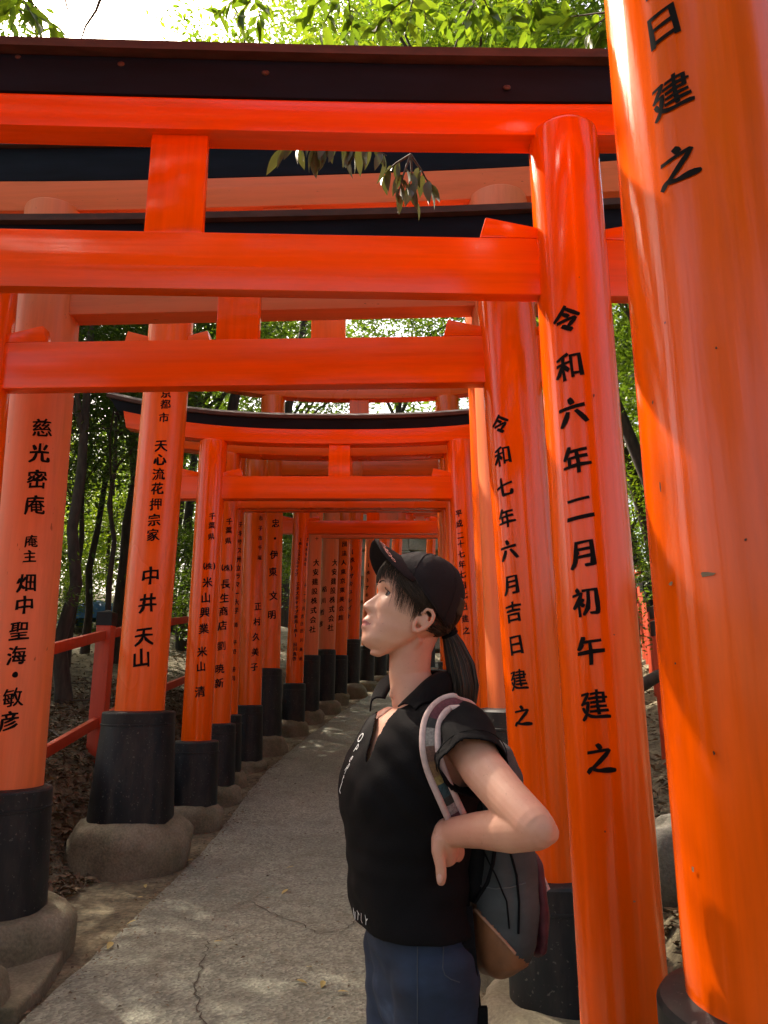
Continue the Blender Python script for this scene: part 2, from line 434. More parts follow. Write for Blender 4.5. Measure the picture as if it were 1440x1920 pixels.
# ------------------------------------------------------------------ torii gates
def bent_beam(x0, x1, z0, z1, t0, t1, sori, n=28, cut=.0, y0=0):
    """a lintel along x that curves up towards both ends; t0/t1 half thickness at bottom/top"""
    V = []; Fc = []
    c = (x0 + x1) / 2; h = (x1 - x0) / 2
    for i in range(n + 1):
        k = -1 + 2 * i / n; up = sori * abs(k) ** 2.6; x = c + h * k
        e = cut * k
        V += [(x - e, y0 - t0, z0 + up), (x - e, y0 + t0, z0 + up), (x + e, y0 + t1, z1 + up * 1.15), (x + e, y0 - t1, z1 + up * 1.15)]
    for i in range(n):
        a = 4 * i; b_ = a + 4
        for q in range(4): Fc.append((a + q, a + (q+1) % 4, b_ + (q+1) % 4, b_ + q))
    Fc += [(3, 2, 1, 0), (4*n, 4*n+1, 4*n+2, 4*n+3)]
    return MB().add(V, Fc)
def footing_mesh(r, z0, z1, axis, seed):
    prof = []; h = z1 - z0
    for i in range(9):
        a = math.pi / 2 * i / 8
        prof.append((r - h * .45 + h * .45 * math.cos(a), z0 + h * .52 + h * .48 * math.sin(a)))
    prof = [(r * .98, z0 - .12), (r * 1.0, z0), (r, z0 + h * .3)] + prof + [(r * .55, z1 + .002)]
    mb = MB().lathe(prof, 48, axis)
    out = []
    cx, cy = axis(z0)
    for x, y, z in mb.v:
        d = noise.noise((x * 3.2 + seed, y * 3.2, z * 3.2)) * .055 + noise.noise((x * 11 + seed, y * 11, z * 11)) * .022 + noise.noise((x * 27 + seed, y * 27, z * 27)) * .006
        k = 1 + d / r; out.append((cx + (x - cx) * k, cy + (y - cy) * k, z + d * .35))
    mb.v = out; return mb

TORII = []
def torii(label, Yl, Yr, L, Rr, nuki, gaku, shim, kas, paint='fresh', over=.85, sori=.16, nuki_over=.30, cap=True, nuki_t=.055, shim_t=.06, wedge=True, kas_t=.075):
    """L / Rr: dict(p=[(px,py),(px,py)] or x=(xlow,xhigh), r, sl (sleeve top z), sr, sb (sleeve bottom z), fr (footing radius), gz, txt)"""
    Pm, Bm = M[paint], M[paint + '_beam']
    def line(S, Y):
        if 'p' in S:
            a = at(*S['p'][0], Y); b_ = at(*S['p'][1], Y)
            if a.z > b_.z: a, b_ = b_, a
        else: a, b_ = Vector((S['x'][0], Y, S.get('gz', 0))), Vector((S['x'][1], Y, 4.0))
        k = (b_.x - a.x) / (b_.z - a.z)
        return lambda z: a.x + (z - a.z) * k
    fl, fr_ = line(L, Yl), line(Rr, Yr)
    zm = nuki[0]
    A = Vector((fl(zm), Yl, 0)); B = Vector((fr_(zm), Yr, 0)); mid = (A + B) / 2
    yaw = math.atan2(B.y - A.y, B.x - A.x)
    gz0 = path_z(mid.y)
    root = empty('torii_gate', (mid.x, mid.y, gz0), yaw); tag(root, label, 'torii gate', 'torii gates over the path')
    root_inv = (Matrix.Translation((mid.x, mid.y, gz0)) @ Matrix.Rotation(yaw, 4, 'Z')).inverted()
    loc = lambda p: root_inv @ Vector(p)
    half = (B - A).length / 2
    for S, f, Y, sgn in ((L, fl, Yl, -1), (Rr, fr_, Yr, 1)):
        gz = S.get('gz', gz0); r = S['r']
        ax = lambda z, f=f, Y=Y: tuple(loc((f(z + gz0), Y, 0)))[:2]
        T = lambda z: z - gz0
        ztop = shim[0] + .035
        zb = S['sl'] - .06
        prof = [(r, T(zb + (ztop - zb) * i / 10)) for i in range(11)]
        prof = prof[:-1] + [(r, T(ztop - .012)), (r * .985, T(ztop - .004)), (r * .95, T(ztop))]
        p = MB().lathe(prof, 56, ax).obj('pillar', Pm, root, 40)
        sr = S['sr']; sb = S['sb']; sl = S['sl']; st = S.get('taper', 1.06)
        H = sl - sb
        pr = [(sr * st, T(sb - .08)), (sr * st, T(sb)), (sr * (1 + (st - 1) * .5), T(sb + H * .45)), (sr, T(sl - .10)), (sr + .006, T(sl - .098)), (sr + .006, T(sl - .088)), (sr, T(sl - .086)),
              (sr, T(sl - .012)), (sr - .006, T(sl - .003)), (sr - .014, T(sl)), (r + .004, T(sl + .006)), (r - .02, T(sl + .006))]
        MB().lathe(pr, 56, ax).obj('base_sleeve', M['sleeve'], p, 30)
        footing_mesh(S['fr'], T(gz - .02), T(sb + .015), ax, random.random() * 50).obj('stone_footing', S.get('fm', M['stone']), p, 60)
        if S.get('txt'): inscription(S['txt'], f, Y, r, p, loc)
    zl = lambda z: z - gz0
    # tie beam, wedges
    x0, x1 = -half - nuki_over, half + nuki_over
    MB().box((0, 0, zl((nuki[0] + nuki[1]) / 2)), (x1 - x0, nuki_t * 2, nuki[1] - nuki[0])).obj('tie_beam', Bm, root, bevel=.006)
    if wedge:
        wl = .19; wh = (nuki[1] - nuki[0]) * .36
        for sgn, S in ((-1, L), (1, Rr)):
            for side in (-1, 1):
                xs = sgn * half + side * (S['r'] - .012); xe = xs + side * wl; z0 = zl(nuki[1]) + .002; w = nuki_t * .92
                vs = [(xs, -w, z0), (xe, -w, z0), (xe, w, z0), (xs, w, z0), (xs, -w, z0 + wh * .5), (xe - side * .02, -w, z0 + wh), (xe - side * .02, w, z0 + wh), (xs, w, z0 + wh * .5)]
                fs = [(0,3,2,1),(4,5,6,7),(0,1,5,4),(1,2,6,5),(2,3,7,6),(3,0,4,7)]
                if side < 0: fs = [q[::-1] for q in fs]
                MB().add(vs, fs).obj('wedge', Bm, root, bevel=.004)
    gw = gaku[1]
    MB().box((gaku[0], 0, zl((nuki[1] + shim[0]) / 2)), (gw, nuki_t * 1.5, shim[0] - nuki[1] + .01)).obj('centre_strut', Pm, root, bevel=.008)
    # lower lintel, top lintel and its sheet metal cap
    x0, x1 = -half - over + .12, half + over - .12
    bent_beam(x0, x1, zl(shim[0]), zl(shim[1]), shim_t, shim_t, sori * .85, cut=.02).obj('lower_lintel', Bm, root, bevel=.005)
    x0, x1 = -half - over, half + over
    kt = kas_t
    top = bent_beam(x0, x1, zl(shim[1]) + .002, zl(kas), kt * .85, kt * 1.12, sori, cut=.035).obj('top_lintel', M['black_beam'], root, bevel=.006)
    if cap:
        t = kt * 1.12 + .032; n = 28; V = []; Fc = []
        for i in range(n + 1):
            k = -1 + 2 * i / n; up = sori * 1.15 * abs(k) ** 2.6; x = k * (half + over + .06); z = zl(kas) + up
            th = shim[1] - shim[0]
            V += [(x, -t, z + .002), (x, -t * 1.03, z + .016 + th * .12), (x, 0, z + .06 + th * .25), (x, t * 1.03, z + .016 + th * .12), (x, t, z + .002)]
        for i in range(n):
            a = 5 * i; b_ = a + 5
            for q in range(5): Fc.append((a + q, a + (q+1) % 5, b_ + (q+1) % 5, b_ + q))
        Fc += [(4, 3, 2, 1, 0), tuple(5*n + q for q in range(5))]
        MB().add(V, Fc).obj('metal_cap', M['copper'], top, 30)
    TORII.append(root); return root

def inscription(cols, f, Y, r, parent, loc):
    """cols: list of (list of (text char, px, py), size in photo px, stretch)"""
    small = MB()
    for chars, size in cols:
        for ch, px, py in chars:
            mb = MB() if size >= 20 else small
            p = at(px, py, Y - r * .9); z = p.z; s = size * .82 / ppm(py, Y - r)
            sn = max(-.97, min(.97, (p.x - f(z)) / r)); ph = math.asin(sn)
            # second pass with the true depth of that point on the round pillar
            p = at(px, py, Y - r * math.cos(ph)); z = p.z
            ph = math.asin(max(-.97, min(.97, (p.x - f(z)) / r)))
            V, Fc = glyph(ch); vs = []
            rr = r + .0022
            for v in V:
                a = ph + v.x * s / r; zz = z + v.y * s * 1.06
                vs.append(loc((f(zz) + rr * math.sin(a), Y - rr * math.cos(a), zz)))
            mb.add(vs, Fc)
            if size >= 20: mb.obj('painted_character', M['ink'], parent)
    if small.v: small.obj('small_inscription', M['ink'], parent, kind='stuff')
def colm(text, pts):
    """spread text along a polyline of (px, py), first to last char"""
    chars = [c for c in text]; n = len(chars); out = []
    ys = [p[1] for p in pts]; xs = [p[0] for p in pts]
    for i, c in enumerate(chars):
        if c == ' ': continue
        y = ys[0] + (ys[-1] - ys[0]) * i / max(1, n - 1); out.append((c, interp(y, ys, xs), y))
    return out
def cpts(text, pts): return [(c, x, y) for c, (x, y) in zip(text, pts)]

# the gate beside the camera: its right pillar fills the right edge of the picture
torii('huge glossy pillared gate nearest the camera, whose right pillar fills the right edge', 1.30, 1.30,
      dict(x=(-1.98, -1.94), r=.17, sl=.80, sr=.215, sb=.16, fr=.37),
      dict(x=(.650, .646), r=.17, sl=.815, sr=.215, sb=.16, fr=.37,
           txt=[(cpts('吉日建之', [(1222, -18), (1230, 80), (1248, 200), (1260, 330)]), 98)]),
      (2.90, 3.14), (0, .26), (3.42, 3.58), 3.74, 'fresh', .95, nuki_t=.07, shim_t=.08, kas_t=.09)
torii('glossy gate with its broad tie beam and centre strut across the top of the picture', 2.00, 2.08,
      dict(x=(-1.88, -1.86), r=.108, sl=.42, sr=.15, sb=.14, fr=.27),
      dict(p=[(1168, 1850), (1056, 280)], r=.109, sl=.42, sr=.15, sb=.14, fr=.27,
           txt=[(cpts('令和六年二月初午建之', [(1061, 600), (1066, 688), (1073, 772), (1080, 862), (1086, 953), (1091, 1040), (1098, 1128), (1107, 1220), (1115, 1322), (1125, 1422)]), 66)]),
      (2.448, 2.640), (0.0, .178), (2.985, 3.10), 3.225, 'fresh', .95, sori=.05, nuki_t=.024, shim_t=.044, kas_t=.06)
BOLT_GATE = TORII[-1]
torii('glossy second gate dated on its right pillar directly behind the woman', 3.26, 3.18,
      dict(p=[(-22, 540), (-40, 730)], r=.13, sl=.62, sr=.175, sb=.17, fr=.31),
      dict(p=[(1034, 1660), (947, 550)], r=.131, sl=.565, sr=.18, sb=.13, fr=.33,
           txt=[(cpts('令和七年六月吉日建之', [(937, 797), (941, 856), (945, 914), (949, 972), (953, 1032), (957, 1098), (962, 1148), (967, 1210), (972, 1275), (979, 1342)]), 46)]),
      (2.627, 2.857), (-.03, .20), (3.18, 3.32), 3.44, 'fresh', .95, sori=.05, nuki_t=.036, shim_t=.055, kas_t=.07)
torii('tall weathered gate with a pale thick pillar at the left edge', 4.02, 3.90,
      dict(p=[(92, 560), (11, 1480)], r=.176, sl=.79, sr=.222, sb=.21, fr=.385,
           txt=[(cpts('中慈光密庵', [(88, 712), (80, 803), (75, 850), (70, 899), (66, 947)]), 44),
                (cpts('庵主', [(59, 1015), (56, 1043)]), 28),
                (cpts('畑中聖海・敏彦', [(50, 1093), (46, 1135), (36, 1183), (31, 1229), (29, 1266), (24, 1308), (17, 1352)]), 42)]),
      dict(p=[(979, 1300), (930, 350)], r=.175, sl=1.18, sr=.23, sb=.2, fr=.37),
      (3.38, 3.64), (0.05, .235), (4.05, 4.25), 4.46, 'old', 1.0, sori=.05, nuki_t=.07, shim_t=.075, kas_t=.09)
torii('tall gate whose broad left pillar stands on a black sleeve in a bulging stone ring', 5.92, 5.88,
      dict(p=[(322, 600), (262, 1330)], r=.184, sl=1.10, sr=.27, sb=.33, fr=.43, taper=1.15,
           txt=[(cpts('京都市', [(311, 737), (310, 758), (307, 783)]), 23),
                (cpts('天心流花押宗家', [(302, 836), (300, 862), (297, 889), (295, 916), (292, 945), (289, 975), (287, 1003)]), 28),
                (cpts('中井天山', [(282, 1080), (277, 1131), (270, 1194), (265, 1234)]), 42)]),
      dict(x=(.93, .89), r=.184, sl=1.1, sr=.27, sb=.3, fr=.42),
      (3.88, 4.14), (0.0, .29), (4.62, 4.84), 5.06, 'mid', 1.0, nuki_t=.075, shim_t=.08, kas_t=.1)
torii('glossy low gate with curved black top lintel in the middle of the tunnel', 7.1, 7.1,
      dict(p=[(400, 840), (368, 1385)], r=.136, sl=.80, sr=.205, sb=.25, fr=.28, gz=.08,
           txt=[(cpts('千葉県', [(398, 968), (397, 985), (396, 1006)]), 15),
                (cpts('(株)', [(383, 1062), (391, 1062), (402, 1062)]), 16),
                (cpts('米山興業', [(389, 1092), (386, 1121), (384, 1148), (382, 1179)]), 23),
                (cpts('米山', [(379, 1222), (377, 1250)]), 22), (cpts('清', [(375, 1297)]), 24)]),
      dict(p=[(864, 840), (884, 1200)], r=.136, sl=.85, sr=.205, sb=.25, fr=.28, gz=.08,
           txt=[(cpts('平成二十七年七月七日建之', [(860, 963), (861, 982), (863, 1004), (864, 1020), (865, 1039), (866, 1058), (867, 1077), (868, 1098), (870, 1116), (871, 1138), (872, 1160), (874, 1182)]), 17)]),
      (3.06, 3.285), (0.02, .215), (3.615, 3.765), 3.86, 'fresh', 1.0, sori=.2, nuki_t=.06, shim_t=.07, kas_t=.08)
torii('second of the middle gates, its left pillar hugging the low glossy gate', 7.95, 7.95,
      dict(p=[(428, 870), (407, 1358)], r=.135, sl=.91, sr=.19, sb=.31, fr=.27, gz=.14,
           txt=[(cpts('千葉県', [(430, 978), (429, 994), (428, 1014)]), 15), (cpts('(株)', [(417, 1065), (425, 1065), (434, 1065)]), 15),
                (cpts('長生商店', [(423, 1095), (421, 1121), (419, 1146), (417, 1173)]), 21),
                (cpts('劉', [(415, 1211)]), 20), (cpts('暁新', [(412, 1254), (411, 1281)]), 21)]),
      dict(x=(.80, .80), r=.135, sl=.95, sr=.19, sb=.31, fr=.27, gz=.14),
      (3.17, 3.40), (0.0, .23), (3.75, 3.90), 4.02, 'mid', .95, shim_t=.09)
torii('slim gate with katakana down its half hidden left pillar', 8.65, 8.65,
      dict(p=[(437, 960), (423, 1342)], r=.133, sl=.97, sr=.18, sb=.37, fr=.25, gz=.22,
           txt=[(colm('テキサス州立ラマー大学', [(452, 985), (443, 1145)]), 14), (colm('師 平野 勝司', [(442, 1172), (437, 1272)]), 12)]),
      dict(x=(.82, .80), r=.133, sl=1., sr=.18, sb=.37, fr=.25, gz=.22),
      (3.3, 3.5), (0, .22), (3.95, 4.10), 4.25, 'mid', .95, shim_t=.09)
torii('dull gate with a darkened left pillar ending in fresh orange', 9.5, 9.5,
      dict(p=[(479, 960), (468, 1320)], r=.143, sl=1.05, sr=.165, sb=.39, fr=.23, gz=.29,
           txt=[(colm('市子市千塚', [(489, 972), (487, 1046)]), 11), (colm('正村久美子', [(484, 1137), (477, 1251)]), 18)]),
      dict(x=(.88, .86), r=.14, sl=1.1, sr=.17, sb=.4, fr=.24, gz=.29),
      (3.55, 3.78), (0, .24), (4.25, 4.42), 4.6, 'mid', .95, shim_t=.09)
torii('tallest far gate rising behind the curved black lintel', 10.5, 10.5,
      dict(p=[(512, 760), (501, 1250)], r=.176, sl=1.51, sr=.205, sb=.62, fr=.29, gz=.44,
           txt=[(cpts('忠・伊東', [(517, 981), (516, 1010), (514, 1040), (512, 1072)]), 20), (cpts('文明', [(513, 1117), (510, 1153)]), 20)]),
      dict(p=[(838, 750), (846, 1100)], r=.176, sl=1.6, sr=.205, sb=.62, fr=.29, gz=.44),
      (4.25, 4.52), (-.02, .29), (5.43, 5.66), 5.9, 'mid', 1.0, sori=.22, nuki_t=.08, shim_t=.09, kas_t=.1)
torii('glossy slim gate past the green gap with two columns of small writing', 12.0, 12.0,
      dict(p=[(565, 970), (552, 1278)], r=.138, sl=1.315, sr=.175, sb=.76, fr=.25, gz=.54,
           txt=[(colm('(株)エヌズキャップ', [(564, 1012), (556, 1077)]), 8), (colm('エヌズキャップ販売(株) 田川真啓', [(558, 1095), (552, 1235)]), 9),
                (colm('京都府宇治市', [(577, 1012), (572, 1058)]), 8), (colm('十二つ月吉日', [(573, 1098), (566, 1170)]), 9), (colm('田川美樹', [(566, 1183), (564, 1235)]), 9)]),
      dict(p=[(839, 980), (843, 1180)], r=.125, sl=1.4, sr=.175, sb=.76, fr=.25, gz=.54),
      (3.70, 3.915), (-.02, .21), (4.22, 4.38), 4.52, 'fresh', .95)
FAR = [  # Y, low px point, high px point, r, sleeve top, sleeve radius, sleeve bottom, footing radius, ground, paint, text
    (13.2, (581, 1227), (590, 1000), .142, 1.79, .185, .88, .27, .64, 'old', [(colm('大安建設株式会社', [(593, 1055), (586, 1180)]), 15), (colm('平成三十', [(595, 960), (594, 1010)]), 8)], 'faded pink gate just past the two column gate'),
    (14.4, (612, 1218), (621, 1000), .16, 1.94, .18, 1.0, .31, .77, 'old', [(colm('大安建設株式会社', [(628, 1055), (620, 1177)]), 15), (colm('稲川哲彦', [(608, 1105), (602, 1170)]), 13)], 'faded gate with two names written on one wide pillar'),
    (15.6, (637, 1227), (645, 1000), .145, 1.88, .17, 1.13, .25, .94, 'mid', [(colm('社団法人東京東美会館', [(647, 1003), (639, 1158)]), 12)], 'orange gate on the inside of the bend'),
    (16.8, (661, 1198), (668, 1000), .15, 2.27, .18, 1.3, .35, 1.04, 'fresh', [(colm('(株)ヤキュレイト', [(661, 1035), (655, 1155)]), 12)], 'far orange gate on a tall black sleeve at the bend'),
    (18.2, (689, 1212), (696, 1030), .15, 2.2, .18, 1.36, .3, 1.17, 'old', [(colm('(株)アキュ', [(691, 1060), (687, 1130)]), 9)], 'distant gate showing beside the nose of the woman'),
    (19.6, (713, 1210), (720, 1030), .15, 2.35, .18, 1.5, .3, 1.32, 'mid', None, 'distant gate mostly behind the face of the woman'),
    (21.0, (738, 1205), (744, 1030), .15, 2.5, .18, 1.65, .3, 1.46, 'mid', None, 'last gate seen at the end of the tunnel'),
    (23.4, (806, 1150), (808, 1030), .15, 2.6, .18, 1.8, .3, 1.62, 'fresh', None, 'offset orange gate beyond the end of the tunnel')]
for Y, a, b_, r, slv, srr, sbb, fr, gz, paint, txt, lab in FAR:
    zn = max(gz + 3.05, 1.3 + .194 * Y); xl = at(*a, Y).x; xh = at(*b_, Y).x
    torii(lab, Y, Y, dict(p=[a, b_], r=r, sl=slv, sr=srr, sb=sbb, fr=fr, gz=gz, txt=txt),
          dict(x=(xl + 2.5, xh + 2.42), r=r * .95, sl=slv, sr=srr, sb=sbb, fr=fr, gz=gz),
          (zn, zn + .23), (0, .22), (zn + .57, zn + .75), zn + .9, paint, .9, shim_t=.08)

for px, py in ((38, 114), (228, 122), (497, 131), (955, 147)):       # bolt heads on the near top lintel
    tl_ = [c for c in BOLT_GATE.children if c.name.startswith('top_lintel')][0]; p = at(px, py, 1.975); q = BOLT_GATE.matrix_basis.inverted() @ p
    mb = MB().ball((0, 0, 0), (.013, .006, .009), 12, 8); o = mb.obj('bolt', M['copper'], tl_, 180); o.location = (q.x, -.062, q.z)

def chip(gate, px, py, Y, r, w, h, mat, nm='paint_chip'):
    """a small flake lost from the paint of a gate's right pillar"""
    p = [c for c in gate.children if c.name.startswith('pillar')][1]
    x0 = {1.30: .648, 2.08: .585}[Y]; z = at(px, py, Y - r).z
    ph = math.asin(max(-.97, min(.97, (at(px, py, Y - r * .95).x - x0) / r))); n = 9; V = []
    inv = gate.matrix_basis.inverted()
    for k in range(n):
        a = 2 * math.pi * k / n; q = 1 + random.uniform(-.35, .35)
        t = ph + w * q * math.cos(a) / r; V.append(inv @ Vector((x0 + (r + .0022) * math.sin(t), Y - (r + .0022) * math.cos(t), z + h * q * math.sin(a))))
    MB().add(V, [tuple(range(n))]).obj(nm, mat, p)
M['chip'] = simple('bare wood chip', (.20, .13, .075), .8, .3, 60); M['chip2'] = simple('dark nick', (.05, .018, .008), .8, .3, 60)
for a in ((1112, 742, .002, .004, 'chip2'), (1150, 1190, .002, .002, 'chip2'), (1085, 520, .0015, .002, 'chip2'), (1188, 1690, .003, .002, 'chip'), (1135, 1560, .002, .002, 'chip2')):
    chip(TORII[1], a[0], a[1], 2.08, .109, a[2], a[3], M[a[4]])
for a in ((1352, 1066, .012, .004, 'chip'), (1312, 1074, .006, .003, 'chip'), (1291, 876, .002, .011, 'chip2'), (1405, 1007, .002, .002, 'chip2'), (1322, 1672, .003, .004, 'chip'), (1280, 560, .002, .002, 'chip2'), (1352, 640, .0015, .002, 'chip2'), (1230, 700, .002, .003, 'chip2'), (1318, 1240, .002, .002, 'chip2'), (1376, 1420, .002, .003, 'chip2')):
    chip(TORII[0], a[0], a[1], 1.30, .17, a[2], a[3], M[a[4]])

# ------------------------------------------------------------------ vegetation
def leaf_cloud(centres, per, rad, size, seed, droop=.25):
    """many small folded leaves round clump centres -> V, F arrays (2 triangles a leaf)"""
    g = np.random.default_rng(seed); C = np.repeat(np.asarray(centres, float), per, 0); n = len(C)
    off = g.normal(size=(n, 3)) * np.asarray(rad) * .55
    P = C + off
    d = g.normal(size=(n, 3)); d[:, 2] = d[:, 2] * .45 - droop; d /= np.linalg.norm(d, axis=1)[:, None]
    up = g.normal(size=(n, 3)) * .55 + np.array([0, 0, 1.0])
    s = np.cross(d, up); s /= np.linalg.norm(s, axis=1)[:, None] + 1e-9; u = np.cross(s, d)
    L = size * g.uniform(.6, 1.35, n)[:, None]; W = L * g.uniform(.26, .42, n)[:, None]
    V = np.stack([P - d*L*.5, P + s*W*.5 + u*W*.16, P + d*L*.5, P - s*W*.5 + u*W*.16], 1).reshape(-1, 3)
    k = np.arange(n) * 4
    Fc = np.stack([np.stack([k, k+1, k+2], 1), np.stack([k, k+2, k+3], 1)], 1).reshape(-1, 3)
    return V, Fc
def crown_centres(n, rx, rz, seed, hollow=.45):
    g = np.random.default_rng(seed); out = []
    while len(out) < n:
        p = g.uniform(-1, 1, 3); r = np.linalg.norm(p)
        if r > 1 or r < hollow * g.random(): continue
        p = p * np.array([rx, rx, rz]) * g.uniform(.75, 1.12); p[2] += .25 * math.sin(p[0] * 1.7 + seed) + .2 * math.cos(p[1] * 2.1)
        out.append(p)
    return np.array(out)
CROWN = {}
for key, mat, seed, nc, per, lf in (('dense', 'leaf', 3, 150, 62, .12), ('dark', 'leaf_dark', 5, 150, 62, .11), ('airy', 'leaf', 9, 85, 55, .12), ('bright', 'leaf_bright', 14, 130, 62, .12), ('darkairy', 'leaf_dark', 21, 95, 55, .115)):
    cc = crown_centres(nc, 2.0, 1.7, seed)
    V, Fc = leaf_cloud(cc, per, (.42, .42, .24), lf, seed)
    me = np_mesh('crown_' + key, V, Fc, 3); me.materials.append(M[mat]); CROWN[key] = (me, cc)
def trunk_mesh(seed, key):
    r_ = random.Random(seed); mb = MB(); pts = []; x = y = 0
    for i in range(9):
        z = i / 8; pts.append((x, y, z)); x += r_.uniform(-.014, .014); y += r_.uniform(-.014, .014)
    return pts
def tree(x, y, zc, s, key, label, r=.11, lean=(0, 0), group='trees of the shady wood', sz=1.0, name='tree', rz=None):
    """zc crown centre height above the local ground"""
    g = hgt(x, y); root = empty(name, (x, y, g), 0); tag(root, label, 'tree', group)
    r_ = random.Random(int(x * 97 + y * 31)); mb = MB()
    top = Vector((lean[0], lean[1], zc)); pts = []; n = 9
    for i in range(n):
        k = i / (n - 1); p = top * k
        pts.append(p + Vector((r_.uniform(-.07, .07), r_.uniform(-.07, .07), -.25 if i == 0 else 0)) * (1 if i else 1))
    mb.tube(pts, [r * (1.35 if i == 0 else 1 - .6 * i / (n - 1)) for i in range(n)], 10)
    me, cc = CROWN[key]; ang = r_.uniform(0, 6.28) if rz is None else rz
    rot = Matrix.Rotation(ang, 3, 'Z')
    for j in range(7):
        c = rot @ Vector(cc[(j * 11) % len(cc)]) * s; c.z *= sz; c = c + top
        b0 = top * r_.uniform(.55, .95); midp = b0.lerp(c, .5) + Vector((r_.uniform(-.2, .2), r_.uniform(-.2, .2), .12))
        mb.tube([b0, midp, c], [r * .42, r * .26, r * .1], 6)
    mb.obj('trunk', M['bark'], root, 60)
    c = link('crown', me, None, root); c.location = top; c.rotation_euler = (0, 0, ang); c.scale = (s, s, s * sz)
    return root
# left wood (seen between the left pillars)
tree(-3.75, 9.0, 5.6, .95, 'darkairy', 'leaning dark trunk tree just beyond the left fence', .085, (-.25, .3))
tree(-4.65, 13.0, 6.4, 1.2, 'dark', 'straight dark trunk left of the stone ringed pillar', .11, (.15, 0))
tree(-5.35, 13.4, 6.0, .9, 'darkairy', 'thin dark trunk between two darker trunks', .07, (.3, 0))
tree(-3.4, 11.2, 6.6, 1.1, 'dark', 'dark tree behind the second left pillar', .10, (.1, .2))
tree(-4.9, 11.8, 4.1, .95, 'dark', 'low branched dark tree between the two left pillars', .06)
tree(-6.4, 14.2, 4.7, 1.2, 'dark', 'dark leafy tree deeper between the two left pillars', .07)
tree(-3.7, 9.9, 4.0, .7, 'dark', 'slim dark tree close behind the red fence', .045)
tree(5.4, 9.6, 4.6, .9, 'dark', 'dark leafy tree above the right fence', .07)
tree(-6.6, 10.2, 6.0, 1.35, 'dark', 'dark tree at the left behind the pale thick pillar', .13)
tree(-4.4, 16.5, 7.4, 1.3, 'dense', 'tall evergreen left of the tunnel', .13)
tree(-2.9, 19.5, 8.0, 1.35, 'dense', 'tall evergreen in the gap between orange pillars', .13)
tree(-2.5, 15.2, 3.4, .75, 'dense', 'small evergreen in the green gap behind the fence', .06)
tree(-8.0, 16.0, 7.8, 1.5, 'darkairy', 'broad dark tree deep in the left wood', .15)
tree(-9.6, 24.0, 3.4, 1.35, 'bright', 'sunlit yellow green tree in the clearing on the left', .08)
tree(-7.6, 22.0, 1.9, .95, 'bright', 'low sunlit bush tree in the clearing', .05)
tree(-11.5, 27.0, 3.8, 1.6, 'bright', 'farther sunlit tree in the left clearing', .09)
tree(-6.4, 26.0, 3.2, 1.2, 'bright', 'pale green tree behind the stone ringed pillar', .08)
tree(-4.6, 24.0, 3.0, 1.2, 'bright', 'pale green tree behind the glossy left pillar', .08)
tree(-12.5, 19.0, 6.5, 1.7, 'dense', 'wide evergreen far left', .15)
tree(-3.6, 27.0, 11.5, 1.9, 'airy', 'very tall tree above the left of the tunnel', .18)
tree(.6, 29.5, 12.6, 2.1, 'dense', 'very tall tree above the middle of the tunnel', .2)
tree(4.6, 28.5, 11.5, 2.0, 'airy', 'very tall tree above the right of the tunnel', .2)
tree(-7.6, 30.0, 10.5, 2.2, 'dense', 'tall tree far behind the left clearing', .2)
tree(8.8, 30.0, 9.5, 2.2, 'dense', 'tall tree far behind on the right', .2)
# canopy over the gates
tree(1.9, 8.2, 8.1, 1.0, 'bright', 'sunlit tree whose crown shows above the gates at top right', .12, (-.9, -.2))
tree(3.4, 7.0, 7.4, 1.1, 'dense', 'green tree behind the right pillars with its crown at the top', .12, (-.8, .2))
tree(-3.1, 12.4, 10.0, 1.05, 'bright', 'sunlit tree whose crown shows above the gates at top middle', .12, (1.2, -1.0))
tree(-6.3, 7.6, 7.3, .85, 'airy', 'green tree at the top left corner', .12, (.8, .2))
tree(-7.8, 5.4, 6.2, 1.1, 'dense', 'shady tree left of the frame', .13)
tree(-5.2, 3.2, 6.6, 1.0, 'airy', 'thin crowned tree over the near path', .11, (.5, .8))
tree(-7.0, 12.8, 8.0, 1.2, 'airy', 'tall leafy tree added to shade the path from the left', .12)  # crown added in the sun's way to thin the patches on the path
tree(-8.2, 15.4, 9.0, 1.4, 'dense', 'taller leafy tree added farther up the left slope to block the sun', .13)  # second added crown, blocks the sun for the middle of the path
tree(4.5, 10.5, 9.2, 1.15, 'dense', 'green crown over the gates right of the top centre', .11, (-2.8, 0), rz=2.2)
tree(4.8, 12.5, 11.0, 1.3, 'dark', 'tall dark crown above the right half of the gates', .13, (-2.4, 0))
tree(-2.75, 14.5, 12.6, 1.15, 'dense', 'tall green crown behind the sunlit crown at top', .11, (1.9, 0))
tree(5.6, 15.5, 14.0, 1.5, 'dense', 'tall green crown far above the middle gates', .15, (-4.6, 0))
# trees round and behind the viewer: unseen ones added to cut sky reflections
tree(-3.9, -1.5, 7.0, 1.25, 'dense', 'added unseen leafy tree left of the path before the first gate', .14)
tree(2.9, -2.2, 7.4, 1.35, 'dense', 'added unseen leafy tree right of the path before the first gate', .14)
tree(4.4, 2.4, 6.4, 1.35, 'dense', 'added unseen leafy tree beyond the big right pillar', .14)
tree(-7.5, .5, 6.0, 1.5, 'dark', 'added unseen dark tree left of the near path', .15)
tree(7.2, 4.4, 5.0, 1.5, 'dark', 'added unseen dark tree on the bank right of the near gates', .15)
tree(.2, -6.5, 7.5, 1.6, 'dense', 'added unseen tall tree across the path behind the viewer', .16)
tree(-5.0, -7.0, 6.0, 1.8, 'dark', 'added unseen dark tree far left behind the viewer', .16)
tree(6.0, -6.0, 6.0, 1.8, 'dark', 'added unseen dark tree far right behind the viewer', .16)
tree(-10.5, 9.5, 4.0, 1.6, 'dark', 'low dark tree deep in the left bank wood', .13)
